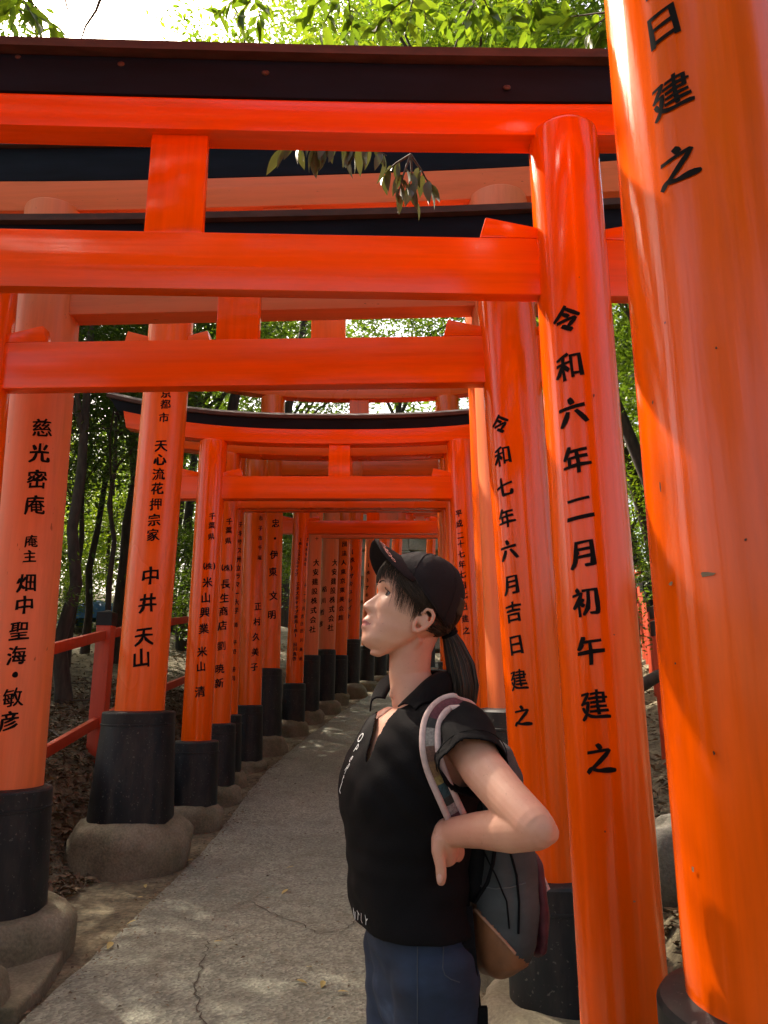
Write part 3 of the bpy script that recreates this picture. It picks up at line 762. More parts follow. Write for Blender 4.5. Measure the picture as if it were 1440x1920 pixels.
tree(-9.0, 13.0, 2.6, 1.2, 'darkairy', 'shady understorey tree on the left slope', .08)
tree(-7.0, 18.8, 3.0, 1.1, 'bright', 'light green understorey tree behind the left trunks', .07)
tree(-5.6, 20.0, 5.4, 1.25, 'dense', 'evergreen filling the wood behind the left pillars', .10)
for x, y, zc, k, key, lab in [(-4.6, 8.0, 1.2, .55, 'dense', 'leafy shrub just beyond the left fence'), (-5.8, 9.4, 1.6, .75, 'dense', 'bushy shrub on the left bank behind the fence'),
         (-7.2, 12.0, 1.7, .9, 'dense', 'wide shrub deeper in the left wood'), 
         (-3.3, 13.6, 1.5, .65, 'dense', 'green shrub filling the gap between the pillars'), (-3.0, 17.2, 2.6, .9, 'dense', 'tall shrub in the gap left of the far gates'),
        (-11.5, 12.5, 2.4, 1.4, 'dense', 'huge shrub at the far left'), (-8.6, 19.6, 1.5, 1.1, 'bright', 'pale sunlit shrub at the edge of the left clearing'), (-7.0, 17.0, .9, .6, 'bright', 'low sunlit shrub below the left clearing'), (3.4, 7.8, 1.1, .5, 'dense', 'green shrub in front of the right fence'), (5.2, 9.4, 1.6, .8, 'dense', 'bushy shrub behind the right fence'),
        (4.4, 13.0, 2.2, 1.0, 'bright', 'light green shrub up the right slope'), (7.5, 15.0, 2.4, 1.2, 'dense', 'large shrub in the right wood'), (6.2, 10.5, 2.6, 1.1, 'dense', 'dense shrub beside the big right pillar gap')]:
    tree(x, y, zc, k, key, lab, .03, group='shrubs under the trees', name='shrub', sz=1.05)['category'] = 'shrub'
# right wood
tree(4.7, 11.0, 3.6, .9, 'dense', 'green tree behind the right fence', .08)
tree(6.3, 13.0, 5.2, 1.3, 'dense', 'tall green tree in the gap beside the big right pillar', .11)
tree(3.9, 9.2, 6.6, .9, 'darkairy', 'thin leaning tree in the gap beside the big right pillar', .05, (-.5, .8))
tree(7.0, 8.0, 5.0, 1.4, 'dark', 'dark tree right of the big pillar', .13)
tree(5.6, 17.0, 6.4, 1.5, 'bright', 'sunlit tree beyond the right slope', .12)
tree(8.8, 19.0, 6.0, 1.7, 'dense', 'large evergreen up the right slope', .14)

def woods():
    g = np.random.default_rng(77); cs = []
    for _ in range(2000):
        a = g.uniform(-1.25, 1.25); d = g.uniform(36, 50); x = math.sin(a) * d; y = math.cos(a) * d
        top = 13 + 4 * math.sin(x * .35) + 2 * math.sin(x * .9)
        cs.append((x, y, hgt(x, y) + g.uniform(.2, top)))
    V, Fc = leaf_cloud(cs, 36, (1.5, 1.5, 1.0), .46, 78)
    o = link('distant_woods', np_mesh('distant_woods', V, Fc, 3), M['leaf']); tag(o, 'green mass of far woods behind the gates', 'woods', None, 'stuff')
woods()

# large single leaves: drooping sprays in front of and above the gates
def leaf_mesh(name, mat, w=.34, bend=.18):
    V = []; Fc = []; n = 6
    for i in range(n + 1):
        t = i / n; ww = w * .5 * (math.sin(math.pi * min(1, t ** .8)) ** .85); z = -bend * t * t
        V += [(t, -ww, z + ww * .22), (t, 0, z), (t, ww, z + ww * .22)]
    for i in range(n):
        a = 3 * i; Fc += [(a, a+1, a+4, a+3), (a+1, a+2, a+5, a+4)]
    me = bpy.data.meshes.new(name); me.from_pydata(V, [], Fc); me.materials.append(mat); me.polygons.foreach_set('use_smooth', [True] * len(Fc)); me.update(); return me
LEAFS = [leaf_mesh('leaf_a', M['leaf_bright']), leaf_mesh('leaf_b', M['leaf'], .30, .25)]
LEAFD = [leaf_mesh('leaf_c', M['leaf_shade'], .36, .3), leaf_mesh('leaf_d', M['leaf_shade'], .33, .35)]
def spray(p0, tips, label, meshes, size, nleaf, droop, seed, group):
    r_ = random.Random(seed); root = empty('leafy_branch', p0); tag(root, label, 'branch', group)
    p0 = Vector(p0); mb = MB()
    for tip in tips:
        d = Vector(tip) - p0; m = d * .5 + Vector((0, 0, .06 * d.length))
        pts = [Vector((0, 0, 0)), m, d]; mb.tube(pts, [.006, .004, .002], 6)
        for i in range(nleaf):
            k = .35 + .65 * (i + r_.random() * .6) / nleaf; k = min(1, k)
            p = pts[0].lerp(pts[1], k * 2) if k < .5 else pts[1].lerp(pts[2], k * 2 - 1)
            o = bpy.data.objects.new('leaf', r_.choice(meshes)); COL.objects.link(o); o.parent = root; o.location = p
            dr = (d.normalized() * .5 + Vector((r_.uniform(-1, 1), r_.uniform(-1, 1), r_.uniform(-.5, .3) - droop))).normalized()
            q = dr.to_track_quat('X', 'Z'); o.rotation_mode = 'QUATERNION'
            o.rotation_quaternion = q @ Matrix.Rotation(r_.uniform(-.7, .7), 3, 'X').to_quaternion()
            s = size * r_.uniform(.7, 1.2); o.scale = (s, s, s)
    mb.obj('twig', M['twig'], root, 60)
    return root
for i, (a, tips, lab) in enumerate([
    ((1160, 20), [(1085, 75), (1110, 95), (1000, 62)], 'yellow green leaf spray beside the big right pillar top'),
    ((1000, -20), [(955, 40), (1010, 30), (985, 70)], 'bright leaf spray above the top lintel near the right pillar'),
    ((900, -20), [(870, 60), (930, 60), (830, 50)], 'leaf spray above the top lintel right of centre'),
    ((780, -20), [(760, 60), (700, 60), (800, 40)], 'leaf spray with dark leaves above the lintel centre'),
    ((650, -30), [(600, 60), (660, 60), (560, 40)], 'dense leaf spray left of the lintel centre'),
    ((500, -30), [(440, 40), (480, 55), (400, 30)], 'thin leaf spray at the edge of the white sky'),
    ((20, -30), [(70, 45), (110, 60), (20, 40)], 'leaf spray in the top left corner')]):
    Y = 3.3 + .25 * (i % 3)
    spray(at(*a, Y), [at(*t, Y + .25 * j) for j, t in enumerate(tips)], lab, LEAFS, .135, 13, .12, 40 + i, 'leaf sprays above the lintels')
spray(at(640, 252, 2.62), [at(530, 280, 2.66), at(585, 284, 2.6), at(660, 284, 2.6), at(725, 292, 2.64)], 'row of grey green leaves hanging under the top gate lintel', LEAFD, .115, 9, 1.1, 61, 'hanging leaves between the gates')
spray(at(770, 290, 2.70), [at(715, 330, 2.7), at(745, 370, 2.66), at(775, 375, 2.7), at(812, 360, 2.72)], 'drooping dark leaf cluster between the first two gates', LEAFD, .105, 7, .9, 64, 'hanging leaves between the gates')

# bare twigs against the sky
def twig(pix, Y, label, r=.008):
    pts = [at(px, py, Y) for px, py in pix]; root = pts[0]
    o = MB().tube([p - root for p in pts], [r * (1 - .6 * i / (len(pts) - 1)) for i in range(len(pts))], 6).obj('bare_twig', M['twig'], None, 60)
    o.location = root; tag(o, label, 'twig', 'bare twigs against the sky')
twig([(10, -30), (30, 10), (60, 50), (75, 75)], 3.6, 'dark bare twig at the top left corner')
twig([(195, -20), (180, 20), (160, 50), (152, 75)], 4.5, 'pale curved twig against the white sky', .012)
twig([(120, -10), (130, 30), (128, 70)], 4.6, 'thin twig left of the pale curved twig')
twig([(900, -20), (870, 40), (850, 95)], 3.9, 'dark twig crossing the leaves right of centre', .01)

# leaf litter and debris
def litter():
    g = np.random.default_rng(5); P = []
    def put(n, fx, fy, cond=None):
        k = 0
        while k < n:
            x, y = fx(), fy()
            if cond and not cond(x, y): continue
            P.append((x, y, hgt(x, y) + .012)); k += 1
    put(17000, lambda: -1.95 - abs(g.normal()) * 1.1, lambda: g.uniform(2.8, 11))
    put(4000, lambda: -2.2 - abs(g.normal()) * 3, lambda: g.uniform(8, 20))
    put(7500, lambda: .75 + abs(g.normal()) * 1.6, lambda: g.uniform(1.5, 9.5))
    put(2000, lambda: 1.2 + abs(g.normal()) * 3, lambda: g.uniform(8, 18))
    P = np.array(P); n = len(P); d = g.normal(size=(n, 3)); d[:, 2] *= .3; d /= np.linalg.norm(d, axis=1)[:, None]
    up = np.array([0, 0, 1.]) + g.normal(size=(n, 3)) * .35; s = np.cross(d, up); s /= np.linalg.norm(s, axis=1)[:, None]; u = np.cross(s, d)
    L = g.uniform(.035, .095, n)[:, None]; W = L * g.uniform(.25, .5, n)[:, None]; P[:, 2] += g.uniform(0, .03, n)
    V = np.stack([P - d*L*.5, P + s*W*.5 + u*W*.3, P + d*L*.5, P - s*W*.5 + u*W*.3], 1).reshape(-1, 3); k = np.arange(n) * 4
    Fc = np.stack([np.stack([k, k+1, k+2], 1), np.stack([k, k+2, k+3], 1)], 1).reshape(-1, 3)
    tag(link('leaf_litter', np_mesh('leaf_litter', V, Fc, 3), M['litter']), 'brown leaf litter on the banks beside the path', 'leaf litter', None, 'stuff')
    P = []
    for _ in range(4200):
        y = 2.2 + 14 * g.random() ** 1.3; a, b_ = path_edges(y)
        if g.random() < .45: x = a + g.normal() * .06
        elif g.random() < .35: x = b_ + g.normal() * .08
        else: x = g.uniform(a, b_)
        P.append((x, y, (path_z(y) + .030) if a < x < b_ else path_z(y) + .004))
    P = np.array(P); n = len(P); d = g.normal(size=(n, 3)); d[:, 2] *= .12; d /= np.linalg.norm(d, axis=1)[:, None]
    up = np.array([0, 0, 1.]) + g.normal(size=(n, 3)) * .2; s = np.cross(d, up); s /= np.linalg.norm(s, axis=1)[:, None]; u = np.cross(s, d)
    L = g.uniform(.006, .030, n)[:, None]; W = L * g.uniform(.2, .55, n)[:, None]
    V = np.stack([P - d*L*.5, P + s*W*.5 + u*W*.3, P + d*L*.5, P - s*W*.5 + u*W*.3], 1).reshape(-1, 3); k = np.arange(n) * 4
    Fc = np.stack([np.stack([k, k+1, k+2], 1), np.stack([k, k+2, k+3], 1)], 1).reshape(-1, 3)
    tag(link('path_debris', np_mesh('path_debris', V, Fc, 3), M['litter']), 'tiny leaf fragments scattered on the path', 'debris', None, 'stuff')
litter()
def on_path(px, py, lift=.036):
    d = ray(px, py); Y = 4.
    for _ in range(15): Y = (path_z(Y) + lift - CAM.z) / d.z * d.y
    return CAM + d * (Y / d.y)
DRY = leaf_mesh('dry_leaf', M['dry_leaf'], .45, .12)
for i, (px, py, s, lab) in enumerate([(551, 1626, .055, 'pale yellow leaf lying on the path beside the woman'), (540, 1669, .06, 'curled yellow leaf below the pale one on the path'),
        (556, 1840, .05, 'small leaf near the bottom of the path'), (607, 1841, .055, 'long pale leaf at the bottom of the path beside the jeans'), (633, 1862, .05, 'tan leaf nearest the jeans'),
        (401, 1768, .05, 'brown leaf caught in the path crack'), (362, 1612, .05, 'pale leaf at the path edge by the stone ring'), (256, 1727, .055, 'dry leaf on the soil between the two left stone rings'),
        (272, 1660, .05, 'greenish leaf on the soil at the path edge'), (210, 1768, .07, 'grey dead leaf beside the path edge'), (575, 1815, .04, 'small pale leaf on the path right of the crack'), (268, 1684, .04, 'white scrap of leaf on the path edge')]):
    p = on_path(px, py); o = link('fallen_leaf', DRY, None); o.location = p + Vector((0, 0, .006)); o.scale = (s, s, s)
    o.rotation_euler = (random.uniform(-.2, .2), random.uniform(-.1, .2), random.uniform(0, 6.28)); tag(o, lab, 'leaf', 'fallen leaves on the path')
# fallen sticks on the left bank
for i in range(16):
    x = -2.75 - random.random() * 2.2; y = 6.2 + random.random() * 4.5; z = hgt(x, y) + .03; a = random.uniform(0, 3.14); L = random.uniform(.3, .9)
    p = Vector((x, y, z)); d = Vector((math.cos(a), math.sin(a), random.uniform(-.05, .15))) * L
    o = MB().tube([Vector(), d * .5 + Vector((0, 0, .03)), d], [.012, .010, .006], 6).obj('fallen_stick', M['twig'], None, 60); o.location = p
    tag(o, 'thin grey stick among the dead leaves on the left bank', 'stick', 'sticks on the left bank')

# ------------------------------------------------------------------ fences, rocks and small things
def fence(name_label, posts, h, pw, rails, cap_h=.10):
    root = empty('wooden_fence', (posts[0][0], posts[0][1], posts[0][2])); tag(root, name_label, 'fence')
    o0 = Vector(posts[0])
    for x, y, z in posts:
        p = Vector((x, y, z)) - o0
        po = MB().box(p + Vector((0, 0, h / 2 - .15)), (pw, pw, h + .3 - cap_h)).obj('post', M['red_timber'], root, bevel=.005)
        c = p + Vector((0, 0, h - cap_h)); w = pw / 2 + .005
        vs = [(c.x-w, c.y-w, c.z-.02), (c.x+w, c.y-w, c.z-.02), (c.x+w, c.y+w, c.z-.02), (c.x-w, c.y+w, c.z-.02), (c.x-w, c.y-w, c.z+cap_h), (c.x+w, c.y-w, c.z+cap_h), (c.x+w, c.y+w, c.z+cap_h), (c.x-w, c.y+w, c.z+cap_h), (c.x, c.y, c.z+cap_h+.03)]
        MB().add(vs, [(0,3,2,1),(0,1,5,4),(1,2,6,5),(2,3,7,6),(3,0,4,7),(4,5,8),(5,6,8),(6,7,8),(7,4,8)]).obj('post_cap', M['black'], po)
    for a, b_ in zip(posts[:-1], posts[1:]):
        A = Vector(a) - o0; B = Vector(b_) - o0
        for rz in rails:
            d = (B - A); q = d.to_track_quat('X', 'Z').to_matrix(); L = d.length - pw
            MB().box((A + B) / 2 + Vector((0, 0, rz)), (L + .02, .05, .085), q).obj('rail', M['red_timber'], root, bevel=.004)
fence('weathered red post and rail fence with black post caps on the left bank',
      [(-2.50, 3.4, .18), (-2.53, 5.2, .40), (-2.58, 7.0, .68), (-2.60, 8.8, .93), (-2.55, 10.6, 1.15), (-2.40, 12.4, 1.36), (-2.2, 14.2, 1.6)], 1.27, .135, (1.07, .30))
fence('red fence with black capped posts climbing the right bank',
      [(2.28, 6.2, hgt(2.28, 6.2) + .1), (2.74, 7.5, hgt(2.74, 7.5)), (2.96, 8.2, hgt(2.96, 8.2)), (3.17, 8.9, hgt(3.17, 8.9)), (3.38, 9.6, hgt(3.38, 9.6)), (3.58, 10.3, hgt(3.58, 10.3) + .1), (3.8, 11.2, hgt(3.8, 11.2) + .3)], 1.0, .12, (.80, .30))
def rock(c, r, label, seed, mat='rock'):
    mb = MB().ball((0, 0, 0), 1, 28, 18); out = []
    for p in mb.v:
        p = Vector(p); k = 1 + .28 * noise.noise(p * 1.3 + Vector((seed, 0, 0))) + .08 * noise.noise(p * 4 + Vector((seed, 5, 0)))
        out.append((p.x * r[0] * k, p.y * r[1] * k, p.z * r[2] * k))
    mb.v = out; o = mb.obj('rock', M[mat], None, 60); o.location = c; tag(o, label, 'rock'); return o
rock((1.52, 4.25, .34), (.26, .22, .27), 'mossy grey rock on the right bank beside the big pillar', 3)
rock((1.15, 3.1, .06), (.16, .14, .11), 'small pale rock at the foot of the big right pillar', 8)
rock((.75, 3.75, .05), (.26, .10, .14), 'grey stone behind the backpack at the path edge', 12)
pa = at(1195, 1290, 5.2); pb = at(1275, 1252, 5.0)
o = MB().tube([Vector(), (pb - pa) * .5 + Vector((0, 0, .015)), pb - pa, (pb - pa) * 1.8 + Vector((0, 0, -.05))], [.045, .04, .035, .03], 12).obj('fallen_branch', M['bark'], None, 60)
o.location = pa; tag(o, 'brown fallen branch lying across the right bank in front of the fence', 'branch')
pa = on_path(462, 1452)
mb = MB().box((0, 0, .15), (.035, .035, .36)); o = mb.obj('wooden_stake', simple('raw stake wood', (.26, .15, .08), .7, .25, 30), None, bevel=.004)
o.location = (pa.x - .02, pa.y - .05, path_z(pa.y)); tag(o, 'short brown wooden stake beside a black sleeve on the left path edge', 'stake')
# broken kerb slab at the near left footing
mb = MB()
pts = [(-1.78, 3.25), (-1.44, 3.30), (-1.46, 3.60), (-1.52, 3.92), (-1.62, 4.18), (-1.80, 4.25)]
b0 = [(x, y, -.05) for x, y in pts]; b1 = [(x + random.uniform(-.01, .01), y, .062 + random.uniform(-.006, .006)) for x, y in pts]; n = len(pts)
mb.add(b0 + b1, [tuple(range(n))[::-1], tuple(range(n, 2 * n))] + [(i, (i+1) % n, n + (i+1) % n, n + i) for i in range(n)])
o = mb.obj('kerb_slab', M['stone'], None, bevel=.018, seg=3); tag(o, 'broken grey concrete slab at the foot of the near left pillar', 'slab')
# blue tarp in the clearing
V = []; n = 16
for j in range(n):
    for i in range(n):
        x = (i / (n - 1) - .5) * 1.5; y = (j / (n - 1) - .5) * 1.2
        V.append((x, y, .55 + .35 * math.exp(-(x*x + y*y) * 2) + .08 * noise.noise((x * 3, y * 3, 1)) - .5 * max(0, max(abs(x) / .75, abs(y) / .6) - .75) * 2))
o = MB().add(V, [(j*n+i, j*n+i+1, (j+1)*n+i+1, (j+1)*n+i) for j in range(n-1) for i in range(n-1)]).obj('blue_tarp', simple('blue tarpaulin', (.04, .16, .42), .45, .2, 8), None, 180)
tx, ty = -6.6, 17.5; o.location = (tx, ty, hgt(tx, ty) - .15); tag(o, 'small blue tarp heap far back in the sunlit clearing on the left', 'tarp')

# stone wall and stone post at the end of the tunnel
wy = 27.4; wx0 = -2.5; g0 = hgt(1, wy) - .2
root = empty('stone_wall', (wx0, wy, g0)); tag(root, 'pale block stone wall at the far end of the tunnel above the cap', 'wall')
rr = random.Random(4); SM = []
for k in range(6):
    bm = bmesh.new(); bmesh.ops.create_cube(bm, size=1)
    for v in bm.verts: v.co += Vector((rr.uniform(-.06, .06), rr.uniform(-.06, .06), rr.uniform(-.06, .06)))
    bmesh.ops.bevel(bm, geom=bm.edges[:], offset=.06, segments=1, affect='EDGES'); me = bpy.data.meshes.new('stone'); bm.to_mesh(me); bm.free(); me.materials.append(M['wallstone']); SM.append(me)
z = 0.0
while z < 5.2:
    h = rr.uniform(.34, .62); x = rr.uniform(-.3, 0)
    while x < 7.5:
        w = rr.uniform(.38, .85); o = bpy.data.objects.new('stone', rr.choice(SM)); COL.objects.link(o); o.parent = root
        o.location = (x + w / 2, rr.uniform(-.12, .12), z + h / 2); o.scale = (w * .96, .5, h * .95); o.rotation_euler = (0, rr.uniform(-.05, .05), rr.uniform(-.1, .1)); x += w
    z += h
MB().box((3.6, .35, 2.6), (8.4, .25, 5.4)).obj('backing', M['rock'], root)
g = hgt(1.15, 24.6); o = MB().lathe([(.24, -.2), (.24, .3), (.19, .34), (.185, 3.5), (.2, 3.55), (.1, 3.75)], 24).obj('stone_post', M['wallstone'], None, 40)
o.location = (1.18, 24.6, g); tag(o, 'round grey stone post in front of the far block wall', 'post')

# ------------------------------------------------------------------ the woman
YL = 1.56
M['skin'] = None
def m_skin():
    m, nt, b = nodes('skin')
    t = noise_tex(nt, 14, (1, 1, 1), 5, .6); t2 = noise_tex(nt, 320, (1, 1, 1), 2, .5)
    r = ramp(nt, t.outputs['Fac'], [(.3, (.57, .26, .175)), (.7, (.68, .35, .24))])
    t3 = noise_tex(nt, 9, (1, 1, 1), 3, .5); k = ramp(nt, t3.outputs['Fac'], [(.42, (0, 0, 0)), (.68, (.55,) * 3)])
    t4 = noise_tex(nt, 150, (1, 1, 1), 2, .5); k2 = ramp(nt, t4.outputs['Fac'], [(.68, (0, 0, 0)), (.74, (.35,) * 3)])
    c = mixc(nt, k.outputs[0], r.outputs[0], (.62, .215, .15)); c = mixc(nt, k2.outputs[0], c, (.33, .14, .085))
    nt.links.new(c, b.inputs['Base Color'])
    rr = ramp(nt, t2.outputs['Fac'], [(.3, (.38,) * 3), (.7, (.6,) * 3)]); nt.links.new(rr.outputs[0], b.inputs['Roughness'])
    b.inputs['Subsurface Weight'].default_value = .12; b.inputs['Subsurface Radius'].default_value = (.01, .004, .002); b.inputs['Subsurface Scale'].default_value = .6
    bump(nt, b, t2.outputs['Fac'], .12, .001); return m
M['skin'] = m_skin()
M['lip'] = simple('lips', (.44, .115, .10), .38, .1, 60, bmp=.05)
M['blush'] = M['skin']
M['cloth'] = simple('black pique cotton', (.0045, .0035, .0042), .85, .25, 420, bmp=.25, spec=.15)
M['cap'] = simple('brown black cotton twill', (.012, .0065, .008), .8, .25, 300, bmp=.2, spec=.25)
M['white_print'] = simple('white print', (.75, .75, .75), .6, .05, 80, bmp=0)
M['pink_print'] = simple('salmon embroidery', (.72, .33, .26), .6, .15, 120, bmp=.1)
def m_hair():
    m, nt, b = nodes('dark brown hair')
    geo = N(nt, 'ShaderNodeNewGeometry'); r = ramp(nt, geo.outputs['Random Per Island'], [(0, (.012, .007, .005)), (.6, (.030, .017, .011)), (1, (.085, .048, .030))])
    nt.links.new(r.outputs[0], b.inputs['Base Color']); b.inputs['Roughness'].default_value = .45; b.inputs['Specular IOR Level'].default_value = .25
    return m
M['hair'] = m_hair()
def m_denim(name, c1, c2, fade):
    m, nt, b = nodes(name)
    tc = N(nt, 'ShaderNodeTexCoord'); w = N(nt, 'ShaderNodeTexWave'); w.inputs['Scale'].default_value = 420; w.inputs['Distortion'].default_value = 1.5; w.bands_direction = 'DIAGONAL'
    nt.links.new(tc.outputs['Object'], w.inputs[0])
    t = noise_tex(nt, 5, (1, 1, 2.2), 5, .6)
    r = ramp(nt, t.outputs['Fac'], [(.38, c1), (.58, c2), (.78, fade)])
    g = ramp(nt, w.outputs['Fac'], [(.2, (.85,) * 3), (.8, (1.12,) * 3)])
    c = mixc(nt, 1.0, r.outputs[0], g.outputs[0], 'MULTIPLY'); nt.links.new(c, b.inputs['Base Color'])
    b.inputs['Roughness'].default_value = .85; bump(nt, b, w.outputs['Fac'], .2, .002); return m
M['jeans'] = m_denim('indigo denim', (.008, .015, .034), (.017, .032, .070), (.07, .115, .20))
M['grey_denim'] = m_denim('charcoal denim', (.035, .038, .040), (.055, .058, .06), (.085, .09, .09))
M['leather'] = simple('tan brown leather', (.23, .085, .035), .55, .25, 25, bmp=.2)
M['maroon'] = simple('maroon fabric', (.07, .008, .015), .7, .3, 60, bmp=.2)
M['piping'] = simple('pale pink piping', (.52, .36, .34), .7, .12, 80, bmp=.15)
M['webbing'] = simple('black nylon webbing', (.005, .005, .006), .9, .2, 160, bmp=.3, spec=.12)
M['eyewhite'] = simple('eye white', (.26, .23, .22), .25, .03, 30, bmp=0)
M['iris'] = simple('dark iris', (.010, .006, .004), .1, .2, 60, bmp=0)

person = empty('person', (.06, YL, 0)); PX = Vector((.06, YL, 0))
tag(person, 'woman in black polo shirt and dark cap looking up, hand on her hip', 'person')
def P_(px, py, Y=YL): return at(px, py, Y) - PX
YAW, TILT = R(12), R(18)
HO = at(785, 1130, YL)
fw0 = Vector((-math.cos(YAW), -math.sin(YAW), 0)); lf = Vector((math.sin(YAW), -math.cos(YAW), 0))
fw = fw0 * math.cos(TILT) + Vector((0, 0, math.sin(TILT))); up = -fw0 * math.sin(TILT) + Vector((0, 0, math.cos(TILT)))
HOp = HO - PX
def HL(f, l, u): return HOp + fw * f + lf * l + up * u           # head frame -> person frame
def hloc(px, py, l=0.0):
    p = hit(px, py, HO + lf * l, lf) - HO; return p.dot(fw), p.dot(up)
prof = [hloc(*p) for p in [(728, 1055), (715, 1080), (710, 1100), (709, 1112), (698, 1121), (687, 1128), (680.4, 1134), (681.5, 1139), (686, 1143), (691, 1150), (686, 1156), (679.5, 1162), (678.6, 1165.5), (682, 1168.5), (678.4, 1171.5), (677.4, 1175), (680, 1181), (681, 1187), (678.5, 1195), (679, 1203), (685, 1211), (697, 1216)]]
def enforce(pr):
    out = [pr[0]]
    for f, u in pr[1:]: out.append((f, min(u, out[-1][1] - .0006)))
    return out
prof = enforce(prof); pu = [u for f, u in prof][::-1]; pf = [f for f, u in prof][::-1]
basep = [prof[i] for i in (0, 1, 2, 3, 9, 17, 18, 19, 20, 21)]
basep[3] = (basep[3][0] - .003, basep[3][1]); basep[4] = (basep[4][0] - .006, basep[4][1]); basep[5] = (basep[5][0] - .001, basep[5][1])
bu = [u for f, u in basep][::-1]; bf = [f for f, u in basep][::-1]
u_eye = hloc(721, 1110, .03)[1]; u_chin = prof[20][1]; u_sub = prof[9][1]; u_tip = prof[6][1]; u_mouth = prof[13][1]; u_nas = prof[3][1]
UT = .092
us_w = [u_chin - .012, u_chin, u_chin + .018, u_chin + .035, u_mouth + .005, u_sub + .01, -.01, .025, .055, .078, .088, UT]
ws_w = [.020, .031, .047, .055, .0605, .0665, .0715, .0735, .067, .048, .031, .004]
us_b = [u_chin - .012, u_chin, u_chin + .02, u_chin + .04, -.062, -.045, 0, .04, .065, .082, UT]
fs_b = [.045, .030, .004, -.022, -.045, -.072, -.090, -.088, -.070, -.042, -.004]
us_f2 = [.045, .06, .075, .085, UT]; 
def ffront(u, tab_u, tab_f):
    if u <= tab_u[-1]: return interp(u, tab_u, tab_f)
    k = (u - tab_u[-1]) / (UT - tab_u[-1]); return tab_f[-1] * math.sqrt(max(0, 1 - k * k)) - .004 * k
def head_pt(th, u, off=0.0, smoothface=False):
    """th 0 = straight ahead, + towards her left (the camera side)"""
    fF = ffront(u, bu, bf); fB = interp(u, us_b, fs_b); w = interp(u, us_w, ws_w)
    t_ = sstep(-.080, -.020, fB); c = -.004 * (1 - t_) + (fB + (fF - fB) * .32) * t_
    if fF <= .03: c = (fF + fB) / 2
    ct, st = math.cos(th), math.sin(th)
    n = 2.35 if ct > 0 else 2.1
    a = (fF - c) if ct > 0 else (c - fB)
    rr = (abs(ct) ** n + abs(st) ** n) ** (-1 / n)
    f = c + a * ct * rr; l = w * st * rr
    if ct > 0 and not smoothface:
        full = ffront(u, pu, pf); d = full - fF
        if u_sub - .004 <= u <= u_nas + .004:                       # nose
            k = max(0.0, (u_nas - u) / (u_nas - u_sub)); sg = .0075 + .0075 * k ** 1.3
            f += d * math.exp(-abs(l / sg) ** 2.6)
            al = math.exp(-((u - (u_sub + .008)) / .0075) ** 2)
            f += .0085 * al * math.exp(-((abs(l) - .0125) / .0055) ** 2)
        elif u_chin + .004 < u < u_sub:                             # lips
            f += d * math.exp(-(l / .021) ** 4) * (1 if d > 0 else .8)
            f -= .002 * math.exp(-((abs(l) - .025) / .007) ** 2 - ((u - u_mouth) / .006) ** 2)
        e = math.exp(-((abs(l) - .031) / .0125) ** 2 - ((u - u_eye) / .0095) ** 2); f -= .0065 * e
        e = math.exp(-((abs(l) - .030) / .018) ** 2 - ((u - u_eye - .019) / .007) ** 2); f += .0035 * e
        e = math.exp(-((abs(l) - .043) / .018) ** 2 - ((u - u_eye + .028) / .014) ** 2); f += .0050 * e
        e = math.exp(-((abs(l) - .026) / .008) ** 2 - ((u - (u_sub + .0)) / .010) ** 2); f -= .0022 * e
    k = off
    v = Vector((f - c, l, 0)); 
    if k and v.length > 1e-6: f += v.x / v.length * k; l += v.y / v.length * k
    return f, l, u
body = MB()
us = sorted(set(list(np.linspace(u_chin - .012, -.005, 76)) + list(np.linspace(-.005, UT, 40)))); n = 120
V = []
for u in us:
    for k in range(n): V.append(HL(*head_pt(2 * math.pi * k / n, u)))
Fc = [(i*n+k, i*n+(k+1)%n, (i+1)*n+(k+1)%n, (i+1)*n+k) for i in range(len(us)-1) for k in range(n)] + [tuple(range(n))[::-1], tuple((len(us)-1)*n+k for k in range(n))]
body.add(V, Fc)
# under the chin, neck
ear_f, ear_u = hloc(791, 1163, .072)
def HP(px, py, l=0.): 
    f, u = hloc(px, py, l); return HL(f, l, u)
jaw = HP(722, 1212); body.limb([HP(714, 1190), HP(738, 1197), HP(770, 1207)], [.015, .0265, .043], 20)
body.limb([HP(787, 1165), HP(770, 1215), P_(768, 1262), P_(780, 1312)], [.048, .0440, .0425, .050], 28)
for sgn, l in ((1, .016), (-1, -.016)):                               # neck muscles to the collar bone pit
    body.tube([HL(-.012, .045 * sgn, -.075), P_(748, 1262, YL - .018 * sgn), P_(736, 1308, YL - .012 * sgn)], [.010, .011, .008], 10)
# ears
def ear(sgn):
    E = []
    o = lambda px, py, out: HL(*[hloc(px, py, .07)[0], (.068 + out) * sgn, hloc(px, py, .07)[1]])
    body.limb([o(790, 1150, .008), o(798, 1143, .012), o(806, 1146, .015), o(810, 1155, .016), o(807, 1166, .015), o(800, 1174, .013), o(791, 1180, .011), o(781, 1184, .009), o(775, 1182, .005)], [.0030, .0036, .0042, .0044, .0042, .0040, .0046, .0052, .0035], 10)
    body.limb([o(783, 1158, .003), o(776, 1170, .005), o(775, 1181, .004)], [.004, .0045, .004], 10)
    body.limb([o(797, 1152, .008), o(800, 1158, .010), o(797, 1166, .009), o(790, 1173, .008)], [.0025, .0033, .0033, .003], 8)
    body.limb([o(789, 1164, -.004), o(797, 1158, -.001)], [.012, .010], 10)
ear(1); ear(-1)
